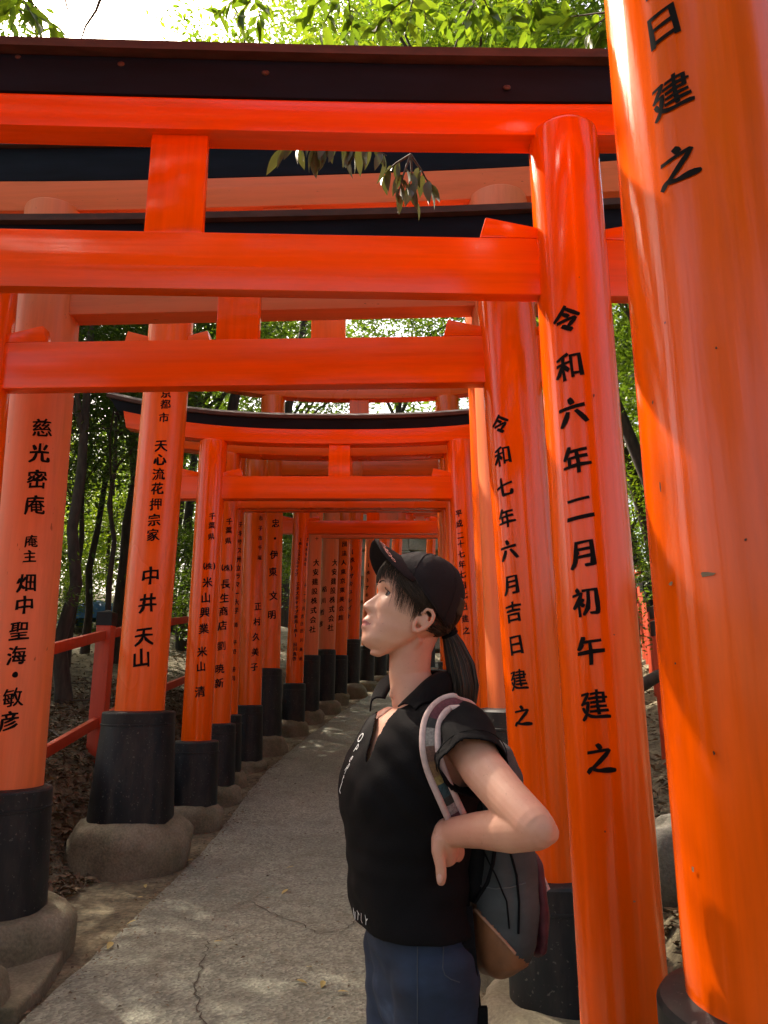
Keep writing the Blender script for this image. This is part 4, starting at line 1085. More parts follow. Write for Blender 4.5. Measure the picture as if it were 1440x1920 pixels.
# torso under the shirt: rows from the outline in the picture
TY = R(18)
tf = Vector((-math.cos(TY), -math.sin(TY), 0)); tl = Vector((math.sin(TY), -math.cos(TY), 0))
ROWS = [(1312, 752, 842, .075), (1330, 724, 866, .118), (1352, 697, 884, .160), (1385, 672, 893, .176), (1420, 655, 893, .176), (1455, 643, 890, .172), (1485, 638.5, 886, .168), (1515, 641, 882, .163), (1550, 650, 878, .157), (1600, 655, 868, .145), (1650, 658, 866, .146), (1690, 661, 868, .152), (1712, 663, 870, .157), (1726, 665, 871, .159)]
def torso_rows(grow, rows=ROWS, nseg=64):
    V = []; rings = []
    for py, xf, xb, b in rows:
        a_, b_ = P_(xf, py), P_(xb, py); cx = (a_ + b_) / 2; W = (b_.x - a_.x) / 2
        a = math.sqrt(max(.0006, W * W - (b * math.sin(TY)) ** 2)) / math.cos(TY)
        rings.append((cx, a + grow, b + grow))
    for cx, a, b in rings:
        for k in range(nseg):
            t = 2 * math.pi * k / nseg; e = 2.25
            c, s = math.cos(t), math.sin(t); rr = (abs(c) ** e + abs(s) ** e) ** (-1 / e)
            V.append(cx + tf * (a * c * rr) + tl * (b * s * rr))
    m = len(rings); Fc = [(i*nseg+k, i*nseg+(k+1)%nseg, (i+1)*nseg+(k+1)%nseg, (i+1)*nseg+k) for i in range(m-1) for k in range(nseg)]
    Fc += [tuple(range(nseg))[::-1], tuple((m-1)*nseg+k for k in range(nseg))]
    return V, Fc, rings
V, Fc, rings = torso_rows(-.010)
V2, Fc, _ = torso_rows(0, [(py, xf + 9 + max(0, py - 1650) * .22, xb - 9 - max(0, py - 1650) * .12, b - .010 - max(0, py - 1650) * .0002) for py, xf, xb, b in ROWS]); body.add(V2, Fc)
# arms: near (left) arm akimbo
S1 = P_(868, 1374, 1.43); E1 = P_(1000, 1548, 1.215); W1 = P_(842, 1561, 1.405)
mid = P_(904, 1440, 1.345); mid2 = P_(952, 1497, 1.275)
body.limb([S1 + Vector((-.03, .02, .0)), S1, mid, mid2, E1], [.046, .046, .0385, .0345, .032], 22)
body.limb([E1 + Vector((.004, -.004, -.004)), E1.lerp(W1, .25) + Vector((0, 0, -.004)), E1.lerp(W1, .6), E1.lerp(W1, .92), W1], [.0305, .034, .029, .0248, .0242], 22)
body.limb([E1 + Vector((-.006, .004, .006)), E1 + Vector((.020, -.004, -.009))], [.027, .018], 14)
# left hand: bent at the wrist, palm to the hip, thumb hanging down
K = P_(833, 1588, 1.40)
body.limb([W1 + Vector((-.004, 0, -.002)), P_(835, 1580, 1.412), P_(838, 1603, 1.425)], [.0265, .025, .020], 16)
body.limb([P_(846, 1572, 1.43), P_(852, 1598, 1.455)], [.022, .019], 14)
body.limb([P_(826, 1574, 1.398), P_(822, 1597, 1.394), P_(826.5, 1624, 1.392), P_(827.5, 1644, 1.393), P_(827, 1652, 1.395)], [.017, .0125, .0098, .0094, .0080], 14)
for i, (dx, dy, L) in enumerate([(0, 0, 1.0), (4, .022, 1.1), (7, .044, 1.02), (9, .066, .82)]):   # fingers curl back along the hip
    a = P_(840 + dx * .6, 1598, 1.425 + dy * .8); b_ = a + Vector((.004, .010, -.014)) * L; c_ = b_ + Vector((.014, .010, .002)) * L; d_ = c_ + Vector((.006, -.002, .014)) * L
    body.limb([a, b_, c_, d_], [.0098, .0092, .0084, .0074], 12)
THUMB = [P_(826.5, 1640, 1.383), P_(826, 1654, 1.386)]
# right arm hangs on the far side, hand on the thigh
S2 = rings[3][0] - tl * .165 + Vector((0, 0, .01)); E2 = S2 + Vector((.05, .05, -.27)); W2 = E2 + Vector((.015, -.02, -.22))
body.limb([S2, S2.lerp(E2, .5), E2], [.048, .042, .036], 18); body.limb([E2, E2.lerp(W2, .4), W2], [.036, .033, .025], 18)
h0 = W2 + Vector((-.01, -.004, -.06)); body.limb([W2, h0], [.024, .026], 14, .6, (0, 1, 0))
for i in range(4):
    a = h0 + Vector((-.026 + .017 * i, 0, -.012)); L = (.8, 1, 1.05, .95)[i]
    body.limb([a, a + Vector((-.002, -.004, -.032)) * L, a + Vector((0, -.014, -.06)) * L, a + Vector((.002, -.026, -.08)) * L], [.009, .0086, .008, .007], 10)
body.limb([W2 + Vector((-.02, -.006, -.02)), W2 + Vector((-.04, -.014, -.05)), W2 + Vector((-.043, -.02, -.085))], [.012, .0098, .008], 10)
# hips and legs inside the jeans, one figure
hipz = rings[-1][0]; hc = Vector((P_(786, 1880).x, hipz.y, 0))
def leg_pts(s, sh=0):
    hip = Vector((hc.x, hc.y, .80)) + tl * (.088 * s); kn = Vector((hc.x + .012, hc.y, .45)) + tl * (.085 * s) + tf * .012; an = Vector((hc.x + .02, hc.y, .09)) + tl * (.085 * s)
    return hip, kn, an
for s in (1, -1):
    h_, k_, a_ = leg_pts(s); body.limb([h_, h_.lerp(k_, .5), k_, k_.lerp(a_, .35), a_], [.058, .052, .042, .044, .034], 20)
    body.limb([a_ + Vector((0, 0, -.035)), a_ + tf * .13 + Vector((0, 0, -.055))], [.034, .026], 14)
body.ball(Vector((hc.x + .01, hc.y, .82)), (.075, .125, .11), rot=Matrix.Rotation(TY, 3, 'Z'))
bme = voxel(body, .0023, 3, .5)
ob = link('body', bme, [M['skin'], M['lip']], person, 180)
MB().ball((THUMB[0] + THUMB[1]) / 2 + Vector((-.002, -.0005, 0)), (.0052, .0022, .0075), 12, 8).obj('thumb_nail', simple('nail', (.62, .33, .26), .3, .05, 40, bmp=0), person, 180)
# lips
inv = Matrix((fw, lf, up))
for p in bme.polygons:
    q = inv @ (p.center - HOp)
    if abs(q.y) < .024 and q.x > .06:
        k = q.y / .024
        top = u_mouth + .0085 * (1 - abs(k) ** 1.6) - .0016 * math.exp(-(q.y / .004) ** 2); bot = u_mouth - .0085 * (1 - k * k)
        if bot < q.z < top: p.material_index = 1
# eyes
for s in (1, -1):
    f, l, u = head_pt(math.atan2(.031, .075) * s, u_eye); c = Vector((f - .0097, .031 * s, u_eye - .0005))
    ev = MB().ball((0, 0, 0), .0118, 24, 16); eo = ev.obj('eye', M['eyewhite'], person, 180); eo.location = HL(*c)
    g = (fw + up * .12 + lf * .08).normalized(); sd = g.cross(up).normalized(); u2 = sd.cross(g)
    V = [eo.location * 0 + g * .01215]; 
    for k in range(20): a = 2 * math.pi * k / 20; V.append(g * .0107 + (sd * math.cos(a) + u2 * math.sin(a)) * .0068)
    MB().add(V, [(0, 1 + k, 1 + (k + 1) % 20) for k in range(20)]).obj('iris', M['iris'], eo, 180)
    # lid edge and lashes
    mb = MB()
    for sg2, uo in ((1, .0050), (-1, -.0042)):
        pts = []
        for k in range(9):
            t = -1 + 2 * k / 8; l_ = (.031 + .0125 * t) * s; u_ = u_eye + uo * (1 - t * t) - .001 * t
            ff = c.x + math.sqrt(max(0, .0125 ** 2 - (u_ - c.z) ** 2 - (l_ - c.y) ** 2)) if (l_ - c.y) ** 2 + (u_ - c.z) ** 2 < .0125 ** 2 else c.x
            pts.append(HL(max(ff, c.x + .003) + .0003, l_, u_))
        mb.tube(pts, [.0004] + [.0011 if sg2 > 0 else .0006] * 7 + [.0004], 6)
        if sg2 > 0:
            for k in range(1, 8):
                p = pts[k]; mb.tube([p, p + fw * .004 + up * .0012 + lf * (.0012 * s), p + fw * .0065 + up * .0045 + lf * (.002 * s)], [.0005, .0004, .0002], 4)
    mb.obj('eyelashes', M['hair'], person)
    pts = []
    mb = MB()
    for k in range(12):
        t = k / 11; l_ = (.014 + .034 * t) * s; th = math.atan2(l_, .085); f_, ll, u_ = head_pt(th, u_eye + .0175 + .004 * math.sin(t * 2.6), .0012); pts.append(HL(f_, ll, u_))
    mb.tube(pts, [.0008] + [.0022] * 8 + [.0016, .001, .0004], 6, flat=.5); mb.obj('eyebrow', M['hair'], person, 60)
# nostrils are left to the shade under the nose tip

# hair: a scalp layer, fringe, side locks and a ponytail of many strands
scalp = MB(); V = []; ths = np.linspace(R(62), R(298), 70); us2 = np.linspace(-.078, .03, 30)
for u in us2:
    for th in ths: V.append(HL(*head_pt(th, u, .0045 - .002 * sstep(.0, 1, abs(th - math.pi) / R(120)))))
w_ = len(ths); scalp.add(V, [(j*w_+i, j*w_+i+1, (j+1)*w_+i+1, (j+1)*w_+i) for j in range(len(us2)-1) for i in range(w_-1)
                            if not (us2[j] < .0 + .0 and (ths[i] < R(104) or ths[i] > R(256))) and not (us2[j] < -.055 and (ths[i] < R(146) or ths[i] > R(214)))])
so = scalp.obj('hair_base', M['hair'], person, 180)
sm = so.modifiers.new('thick', 'SOLIDIFY'); sm.thickness = .006; sm.offset = -1
hr = random.Random(3); hair = MB()
def strand(pts, r0): 
    k = len(pts); hair.tube(pts, [r0 * (1 - .75 * (i / (k - 1)) ** 2) for i in range(k)], 4, cap=False)
for i in range(560):                                               # fringe
    th0 = R(hr.uniform(-74, 74)); u0 = .060 - .018 * (abs(th0) / R(74)) ** 2; ln = hr.uniform(.7, 1.0) if abs(th0) < R(40) else hr.uniform(.9, 1.3)
    u1 = u0 - (.050 if abs(th0) < R(45) else .072) * ln; dth = R(hr.uniform(-4, 12)) * (1 if th0 > 0 else -1); off = hr.uniform(.001, .006)
    pts = []
    for k in range(7):
        t = k / 6; pts.append(HL(*head_pt(th0 + dth * t, u0 + (u1 - u0) * t, off * (1 - .4 * t) + .004 * math.sin(t * 3.0) + .001, True)))
    strand(pts, hr.uniform(.0003, .0007))
for i in range(700):                                               # side hair swept back over the ear top
    s = 1 if i % 5 else -1
    th0 = R(hr.uniform(48, 84)) * s; u0 = hr.uniform(.022, .050); th1 = R(hr.uniform(82, 106)) * s; u1 = hr.uniform(-.034, -.004); off = hr.uniform(.002, .010)
    pts = []
    for k in range(8):
        t = k / 7; pts.append(HL(*head_pt(th0 + (th1 - th0) * t ** 1.6, u0 + (u1 - u0) * (t ** .9), off + .003 * math.sin(t * 3), True)))
    strand(pts, hr.uniform(.0004, .0009))
for i in range(60):                                                # loose wisps before the ear
    th0 = R(hr.uniform(64, 78)); u0 = .02; u1 = hr.uniform(-.058, -.02); pts = []
    for k in range(8):
        t = k / 7; pts.append(HL(*head_pt(th0 + R(10) * t + R(4) * math.sin(t * 3), u0 + (u1 - u0) * t, .004 + .002 * math.sin(t * 4 + i), True)))
    strand(pts, hr.uniform(.0004, .0008))
pt = [P_(838, 1178, YL + .005), P_(850, 1205, YL + .01), P_(863, 1245, YL + .01), P_(870, 1285, YL + .005), P_(871, 1318, YL), P_(866, 1345, YL)]
for i in range(420):
    a = hr.uniform(0, 6.28); q = math.sqrt(hr.random()); pts = []
    rs = [.011, .020, .029, .030, .024, .010]; tw = hr.uniform(-.6, .6)
    for k, c in enumerate(pt):
        aa = a + tw * k / 5; pts.append(c + Vector((math.cos(aa) * q * rs[k], math.sin(aa) * q * rs[k] * .9, -.02 * q * (k == 5) * hr.random())))
    strand(pts, hr.uniform(.0011, .0022))
hair.tube(pt, [.009, .017, .025, .026, .020, .008], 14)
for i in range(260):                                               # nape hair drawn back to the tie
    th0 = R(hr.uniform(100, 150)) * (1 if i % 4 else -1); u0 = hr.uniform(-.060, .0); pts = []
    p0 = HL(*head_pt(th0, u0, .006)); p2 = pt[0] + Vector((hr.uniform(-.006, .006), hr.uniform(-.008, .008), hr.uniform(-.008, .008)))
    pm = HL(*head_pt(th0 + (R(180) * (1 if th0 > 0 else -1) - th0) * .5, u0 * .5 - .025, .012))
    for k in range(7):
        t = k / 6; pts.append(p0 * (1-t)**2 + pm * 2*t*(1-t) + p2 * t*t)
    strand(pts, hr.uniform(.0008, .0016))
tag(hair.obj('hair', M['hair'], person, 180), 'dark brown ponytail, fringe and side locks')
tie = MB()
for k in range(3):
    r0 = []; c = pt[0].lerp(pt[1], .1 + .16 * k); d = (pt[1] - pt[0]).normalized(); a1 = d.cross(Vector((0, 1, 0))).normalized(); a2 = d.cross(a1)
    tie.tube([c + (a1 * math.cos(t) + a2 * math.sin(t)) * .0145 for t in np.linspace(0, 6.283, 17)], .004, 8)
tie.obj('hair_tie', M['webbing'], person, 60)

# cap
CC = Vector((-.005, 0, .022)); CRX, CRB, CRY, CRZ = .094, .093, .085, .086
f_c, u_c = hloc(818, 1043); CRZ = max(.07, u_c - CC.z - .006)
f_b, u_b = hloc(868, 1118); CRB = max(.08, -(f_b - CC.x) - .005)
def e0(ph):
    c = math.cos(ph); return R(-22 + 46 * c + 16 * c * c)
def cap_pt(ph, e, off=0):
    rx = CRX if math.cos(ph) > 0 else CRB
    sq = 1 + .035 * math.sin(2 * e) ** 2
    pan = 1 + .010 * abs(math.sin(3 * (ph + R(30)))) * math.cos(e)
    ce = math.cos(e) if e > 0 else math.cos(e) ** .45
    p = Vector((rx * ce * math.cos(ph), CRY * ce * math.sin(ph), CRZ * math.sin(e))) * (sq * pan)
    w = .0022 * noise.noise((math.cos(ph) * 3.1, math.sin(ph) * 3.1, e * 2.2)) + .0012 * noise.noise((math.cos(ph) * 8, math.sin(ph) * 8, e * 4))
    p *= 1 + (off + w) / .085
    return CC + p
V = []; nn = 96; mm = 26
for j in range(mm + 1):
    for k in range(nn):
        ph = 2 * math.pi * k / nn; e = e0(ph) + (R(89.5) - e0(ph)) * j / mm; q = cap_pt(ph, e); V.append(HL(*q))
capm = MB().add(V, [(j*nn+k, j*nn+(k+1)%nn, (j+1)*nn+(k+1)%nn, (j+1)*nn+k) for j in range(mm) for k in range(nn)] + [tuple(mm*nn+k for k in range(nn))])
cap = capm.obj('cap', M['cap'], person, 180); md = cap.modifiers.new('t', 'SOLIDIFY'); md.thickness = .003; md.offset = 1
seam = MB()
for k in range(6):
    ph = R(60 * k); pts = [HL(*cap_pt(ph, e0(ph) + (R(88) - e0(ph)) * j / 14, .0034)) for j in range(15)]; seam.tube(pts, .0008, 5)
pts = [HL(*cap_pt(ph, e0(ph) + R(6), .0034)) for ph in np.linspace(R(70), R(290), 40)]; seam.tube(pts, .0007, 5)
seam.obj('seam', M['cap'], cap, 60)
MB().ball(HL(*cap_pt(0, R(89.4), .004)), .006, 12, 8).obj('button', M['cap'], cap, 180)
PB = R(66)
tipf, tipu = hloc(704, 1018); rootq = cap_pt(0, e0(0)); BE = math.hypot(tipf - rootq.x, tipu - rootq.z) * 1.12; BA = math.atan2(tipu - rootq.z, tipf - rootq.x)
def brim(ph, t, off=0):
    b_ = cap_pt(ph, e0(ph) + R(3), .001); k = abs(ph) / PB
    ext = BE * math.sqrt(max(0, 1 - (k ** 3.6) * .985))
    d = Vector((math.cos(BA) * (1 - .10 * k * k), math.sin(ph) * .22, math.sin(BA) - .18 * k * k * (1 if k < 1 else 1)))
    p = b_ + d * (ext * t); p.z -= .006 * t * t * k; p.z += off
    return p
V = []; nb = 48; mt = 10
for j in range(mt + 1):
    for k in range(nb + 1): V.append(HL(*brim(-PB + 2 * PB * k / nb, j / mt)))
bm_ = MB().add(V, [(j*(nb+1)+k, j*(nb+1)+k+1, (j+1)*(nb+1)+k+1, (j+1)*(nb+1)+k) for j in range(mt) for k in range(nb)])
br = bm_.obj('brim', M['cap'], cap, 180); md = br.modifiers.new('t', 'SOLIDIFY'); md.thickness = .0032; md.offset = 0
st = MB(); st.tube([HL(*brim(ph, .985, .001)) for ph in np.linspace(-PB, PB, 40)], .0016, 6); st.obj('brim_edge', M['cap'], cap, 60)
txt = 'BE VERY HANDY'; tm = MB(); ph0, ph1 = R(2), R(50); size = .0165
for i, ch in enumerate(txt + 'o'):
    if ch == ' ': continue
    V, Fc = glyph(ch, False); pc = ph0 + (ph1 - ph0) * i / (len(txt)); s = size * (1.0 if ch != 'o' else .9)
    vs = []
    for v in V:
        ph = pc + v.x * s / .085; t = .76 - v.y * s / BE / max(.4, math.sqrt(1 - (abs(pc) / PB) ** 3.6))
        vs.append(HL(*brim(ph, max(.3, min(.97, t)), .0030)))
    tm.add(vs, Fc)
tm.obj('cap_lettering', M['pink_print'], cap)

# polo shirt
sh = MB(); V, Fc, rg = torso_rows(.0035); sh.add(V, Fc)
sh.limb([S1 + Vector((-.05, .03, -.002)), S1], [.054, .056], 24)
SE = P_(889, 1441, 1.345)
sd_ = (SE - S1).normalized()
sh.tube([S1 - sd_ * .02, S1, S1.lerp(SE, .5), SE, SE + sd_ * .03], [.048, .056, .0575, .061, .062], 28)
d2 = (E2 - S2).normalized(); sh.limb([S2 - d2 * .0, S2], [.058, .058], 20); sh.tube([S2, S2 + d2 * .14], [.058, .058], 24)
for s in (1, -1):                                                  # bust
    c = rg[6][0] + tf * (rg[6][1] - .066 - (.012 if s < 0 else 0)) + tl * (.066 * s) + Vector((0, 0, .002)); sh.ball(c, (.062, .066, .070), rot=Matrix.Rotation(TY, 3, 'Z'))
shm = voxel(sh, .0055, 7, .6)
co = np.empty(len(shm.vertices) * 3, np.float32); shm.vertices.foreach_get('co', co); co = co.reshape(-1, 3)
no = np.array([v.normal[:] for v in shm.vertices])
for i, c in enumerate(co):                                         # drape folds
    p = Vector(c); z = c[2]
    w = .0042 * noise.noise((p.x * 9 + p.z * 6, p.y * 9 - p.z * 4, p.z * 15)) + .0028 * noise.noise((p.x * 22 - p.z * 13, p.y * 20, p.z * 24))
    low = sstep(1.12, .92, z); w += low * .006 * noise.noise((p.x * 7, p.y * 7, p.z * 30))
    ax = math.exp(-((p - (S1 + Vector((-.05, .0, -.06)))).length / .10) ** 2); w += ax * .008 * math.sin((p.z * 1.0 + p.x * .9) * 95)
    co[i] += no[i] * w
shm.vertices.foreach_set('co', co.ravel()); shm.update()
# neck opening and V placket
NK = P_(781, 1312); zt = rings[0][0].z; Vb = hit(683, 1432, PX + rg[4][0] + tf * .09, tf) - PX
vl = (Vb - rg[4][0]).dot(tl); vz = Vb.z
VPOLY = [(740, 1270), (790, 1280), (772, 1300), (750, 1324), (726, 1352), (707, 1386), (696, 1416), (686, 1434), (690, 1408), (698, 1380), (704, 1350), (711, 1322), (720, 1292)]
def inside(x, y, P):
    r_ = False; j = len(P) - 1
    for i in range(len(P)):
        if (P[i][1] > y) != (P[j][1] > y) and x < (P[j][0] - P[i][0]) * (y - P[i][1]) / (P[j][1] - P[i][1]) + P[i][0]: r_ = not r_
        j = i
    return r_
def cut(c):
    d = c - rg[1][0]; l = d.dot(tl); f = d.dot(tf)
    q = c - NK; r_ = math.hypot(q.x, q.y)
    if c.z > zt - .030 and r_ < .064: return True
    if (c - SE).dot(sd_) > 0 and (c - SE).length < .085 and c.y < -.10: return True
    if f > .0 and c.z > vz - .01:
        w = c + PX - CAM; cz = w.y * math.cos(PITCH) + w.z * math.sin(PITCH)
        return inside(720 + FPX * w.x / cz, 960 - FPX * (w.z * math.cos(PITCH) - w.y * math.sin(PITCH)) / cz, VPOLY)
    return False
bm = bmesh.new(); bm.from_mesh(shm); bmesh.ops.delete(bm, geom=[f for f in bm.faces if cut(f.calc_center_median()) or (f.calc_center_median().z < rings[-1][0].z + .003 and abs(f.normal.z) > .8)], context='FACES')
for _ in range(3): bmesh.ops.smooth_vert(bm, verts=[v for v in bm.verts if v.is_boundary], factor=.5, use_axis_x=True, use_axis_y=True, use_axis_z=True)
bm.to_mesh(shm); bm.free()
shirt = link('polo_shirt', shm, M['cloth'], person, 180); md = shirt.modifiers.new('t', 'SOLIDIFY'); md.thickness = .0025; md.offset = 0
bvh_m = bmesh.new(); bvh_m.from_mesh(shm); BV = BVHTree.FromBMesh(bvh_m); bvh_m.free()
def on_shirt(p, d, lift):
    h = BV.ray_cast(p - d * .6, d); return (h[0] + h[1].normalized() * lift if h[1].dot(d) < 0 else h[0] - h[1].normalized() * lift) if h[0] is not None else None
# collar: near and far flap, made as folded bands round the neck
def flap(rim, outer, n_=26, rows=7):
    ri = dense([P_(*q) for q in rim], n_); ou = dense([P_(*q) for q in outer], n_); V = []
    for i in range(n_ + 1):
        a, b_ = ri[i], ou[i]; nrm = ((a + b_) / 2 - NK); nrm.z = .05; nrm.normalize()
        for j in range(rows):
            q = j / (rows - 1); p = a.lerp(b_, q) + nrm * (.012 * math.sin(q * 3.14)) + Vector((0, 0, .006 * math.sin(q * 3.14)))
            h = BV.find_nearest(p)
            if h[0] is not None and q > .15:
                dd = (p - h[0]).dot(h[1])
                if dd < .005 and (p - h[0]).length < .05: p = h[0] + h[1] * .005
            V.append(p)
    return MB().add(V, [(i*rows+j, (i+1)*rows+j, (i+1)*rows+j+1, i*rows+j+1) for i in range(n_) for j in range(rows-1)])
def dense(pp, n=40):
    out = []
    m = len(pp)
    for i in range(n + 1):
        t = i / n * (m - 1); k = min(int(t), m - 2); q = t - k
        a, b_, c_, d_ = pp[max(0, k-1)], pp[k], pp[k+1], pp[min(m-1, k+2)]
        out.append(.5 * ((2 * b_) + (c_ - a) * q + (2*a - 5*b_ + 4*c_ - d_) * q*q + (3*b_ - a - 3*c_ + d_) * q**3))
    return out
for rim, outer in (([(832, 1258, 1.60), (818, 1262, 1.545), (798, 1275, 1.515), (776, 1296, 1.502), (758, 1313, 1.502), (746, 1325, 1.508)],
                    [(852, 1285, 1.62), (845, 1298, 1.53), (830, 1309, 1.485), (812, 1320, 1.462), (798, 1332, 1.452), (788, 1340, 1.452)]),
                   ([(832, 1258, 1.60), (800, 1258, 1.625), (768, 1262, 1.63), (744, 1275, 1.618), (731, 1292, 1.602), (722, 1310, 1.588)],
                    [(852, 1285, 1.62), (800, 1278, 1.67), (745, 1272, 1.685), (712, 1284, 1.67), (699, 1306, 1.64), (694, 1334, 1.612)])):
    cl_ = flap(rim, outer).obj('collar', M['cloth'], shirt, 180); md = cl_.modifiers.new('t', 'SOLIDIFY'); md.thickness = .003; md.offset = 0
# sleeve hem stitching, bottom hem
hm = MB(); a1 = sd_.cross(Vector((0, 0, 1))).normalized(); a2 = sd_.cross(a1)
hm.tube([SE - sd_ * .022 + (a1 * math.cos(t) + a2 * math.sin(t)) * .0628 for t in np.linspace(0, 6.283, 33)], .0009, 5)
hm.obj('hem_stitch', M['cloth'], shirt, 60)
# prints
def print_text(seq, size, name):
    mb = MB()
    for ch, px, py, rot in seq:
        d0 = ray(px, py).normalized(); h = BV.ray_cast(CAM - PX, d0)
        if h[0] is None: h = BV.find_nearest(P_(px, py)); h = (h[0], h[1])
        o, nr = h[0], h[1].normalized()
        if nr.dot(d0) > 0: nr = -nr
        dn = Vector((0, 0, -1)); dn = (dn - nr * dn.dot(nr)).normalized(); sdv = dn.cross(nr)
        xa = (dn * math.cos(rot) + sdv * math.sin(rot)); ya = nr.cross(xa)
        V, Fc = glyph(ch, False); vs = []
        for v in V:
            p = o + (xa * (v.x * .85) + ya * v.y) * size; q = BV.ray_cast(p + nr * .05, -nr, .12)
            vs.append((q[0] + nr * .003) if q[0] is not None else p)
        mb.add(vs, Fc); mb.add(vs, [t[::-1] for t in Fc]) if False else None
    mb.obj(name, M['white_print'], shirt)
print_text([('O', 678, 1384, -R(55)), ('P', 670, 1405, -R(55)), ('e', 661, 1424, -R(55)), ('R', 653, 1442, -R(55)), ('t', 646, 1460, -R(55)), ('L', 642, 1478, -R(55))], .029, 'chest_lettering')
print_text([('N', 667, 1712, -R(66)), ('T', 674, 1717, -R(66)), ('L', 681, 1721, -R(66)), ('Y', 689, 1726, -R(66))], .024, 'hem_lettering')

# jeans and shoes
jn = MB()
JR = [(1695, 678, 866, .140), (1725, 682, 866, .144), (1770, 690, 864, .146), (1850, 706, 862, .146)]
V, Fc, jr = torso_rows(0, JR, 48); jn.add(V, Fc)
jn.ball(jr[-1][0], (.080, .135, .10), rot=Matrix.Rotation(TY, 3, 'Z'))
for s in (1, -1):
    h_, k_, a_ = leg_pts(s); jn.limb([h_ + Vector((0, 0, .0)), h_.lerp(k_, .45), k_, k_.lerp(a_, .5)], [.079, .073, .060, .058], 26); jn.tube([k_.lerp(a_, .4), a_ + Vector((0, 0, -.01))], [.062, .060], 26)
jm = voxel(jn, .006, 6, .6)
for v in jm.vertices:
    p = v.co; v.co += v.normal * (.004 * noise.noise((p.x * 12, p.y * 12, p.z * 34)) + .003 * noise.noise((p.x * 20 + p.z * 18, p.y * 20, p.z * 10)))
jeans = link('jeans', jm, M['jeans'], person, 180)
bj = bmesh.new(); bj.from_mesh(jm); BJ = BVHTree.FromBMesh(bj); bj.free()
def seam_on(tree, pix, r, name, mat, par):
    pts = []
    for px, py in pix:
        h = tree.ray_cast(CAM - PX, ray(px, py).normalized())
        if h[0] is not None: pts.append(h[0] + h[1].normalized() * .0008)
    if len(pts) > 2: MB().tube(pts, r, 5).obj(name, mat, par, 60)
ST = simple('denim stitching', (.05, .055, .07), .8, .2, 60, bmp=0)
seam_on(BJ, [(783, 1775 + 10 * k) for k in range(16)], .0010, 'side_seam', ST, jeans)
seam_on(BJ, [(832, 1760), (831, 1790), (830, 1815), (834, 1828), (845, 1836), (862, 1842)], .0009, 'pocket_seam', ST, jeans)
for s in (1, -1):
    h_, k_, a_ = leg_pts(s); sm_ = MB(); sm_.limb([Vector((a_.x, a_.y, .055)) - tf * .03, Vector((a_.x, a_.y, .048)) + tf * .07, Vector((a_.x, a_.y, .038)) + tf * .15], [.043, .042, .030], 18)
    so_ = sm_.obj('shoe', M['webbing'], person, 180)
    c_ = Vector((a_.x, a_.y, .016)) + tf * .06; MB().box(c_, (.27, .085, .028), Matrix.Rotation(TY, 3, 'Z')).obj('sole', M['white_print'], so_, bevel=.012)

# ------------------------------------------------------------------ backpack worn on her back
pack = empty('backpack', (.2, YL + .02, .9)); PK = Vector((.2, YL + .02, .9))
tag(pack, 'charcoal denim backpack with tan leather base and striped straps on the woman', 'backpack')
def K_(px, py, Y): return at(px, py, Y) - PK
def pack_rows(rows, n=48, e=2.8):
    V = []
    for py, xf, xb, wd, yc in rows:
        a_, b_ = K_(xf, py, yc), K_(xb, py, yc); c = (a_ + b_) / 2; a = (b_ - a_).length / 2
        for k in range(n):
            t = 2 * math.pi * k / n; cs, sn = math.cos(t), math.sin(t); rr = (abs(cs) ** e + abs(sn) ** e) ** (-1 / e)
            V.append(c + Vector((-a * cs * rr, 0, 0)) + Vector((.05, -1, 0)).normalized() * (wd * sn * rr))
    m = len(rows); return V, [(i*n+k, i*n+(k+1)%n, (i+1)*n+(k+1)%n, (i+1)*n+k) for i in range(m-1) for k in range(n)] + [tuple(range(n))[::-1], tuple((m-1)*n+k for k in range(n))]
YB = 1.60
rows = [(1385, 888, 925, .06, YB), (1400, 880, 950, .10, YB), (1450, 876, 968, .13, YB), (1530, 874, 984, .14, YB), (1600, 872, 993, .145, YB), (1680, 872, 993, .145, YB), (1740, 874, 986, .14, YB), (1775, 880, 975, .13, YB), (1800, 890, 955, .10, YB), (1808, 905, 935, .05, YB)]
V, Fc = pack_rows(rows); mb = MB().add(V, Fc)
pm = voxel(mb, .006, 4, .5)
for v in pm.vertices:
    p = v.co; v.co += v.normal * (.012 * noise.noise((p.x * 9 + 3, p.y * 9, p.z * 7)) + .006 * noise.noise((p.x * 30, p.y * 24, p.z * 22)))
po = link('pack_body', pm, [M['grey_denim'], M['leather'], M['maroon']], pack, 180)
la = K_(893, 1705, YB - .14); lb = K_(968, 1788, YB - .14)
for p in pm.polygons:
    c = p.center; zline = la.z + (c.x - la.x) / (lb.x - la.x) * (lb.z - la.z)
    if c.z < zline: p.material_index = 1
bp = bmesh.new(); bp.from_mesh(pm); BP = BVHTree.FromBMesh(bp); bp.free()
def pk_line(pix, r, name, mat, lift=.002):
    pts = []
    for px, py in pix:
        h = BP.ray_cast(CAM - PK, ray(px, py).normalized())
        if h[0] is not None: pts.append(h[0] + h[1].normalized() * lift)
    if len(pts) > 2: return MB().tube(pts, r, 8).obj(name, mat, pack, 60)
pk_line([(884, 1712), (893, 1706), (910, 1724), (928, 1744), (946, 1764), (966, 1787)], .0028, 'base_piping', simple('tan piping', (.42, .20, .12), .6, .15, 50))
pk_line([(905, 1590), (930, 1640), (950, 1690), (955, 1740)], .0015, 'side_seam', M['webbing'])
pk_line([(955, 1592), (968, 1640), (973, 1690), (972, 1750)], .0022, 'zip', M['webbing'])
pk_line([(886, 1655), (905, 1662), (930, 1666), (955, 1664), (985, 1655)], .0012, 'side_seam', simple('grey stitching', (.10, .10, .10), .8, .2, 60, bmp=0))
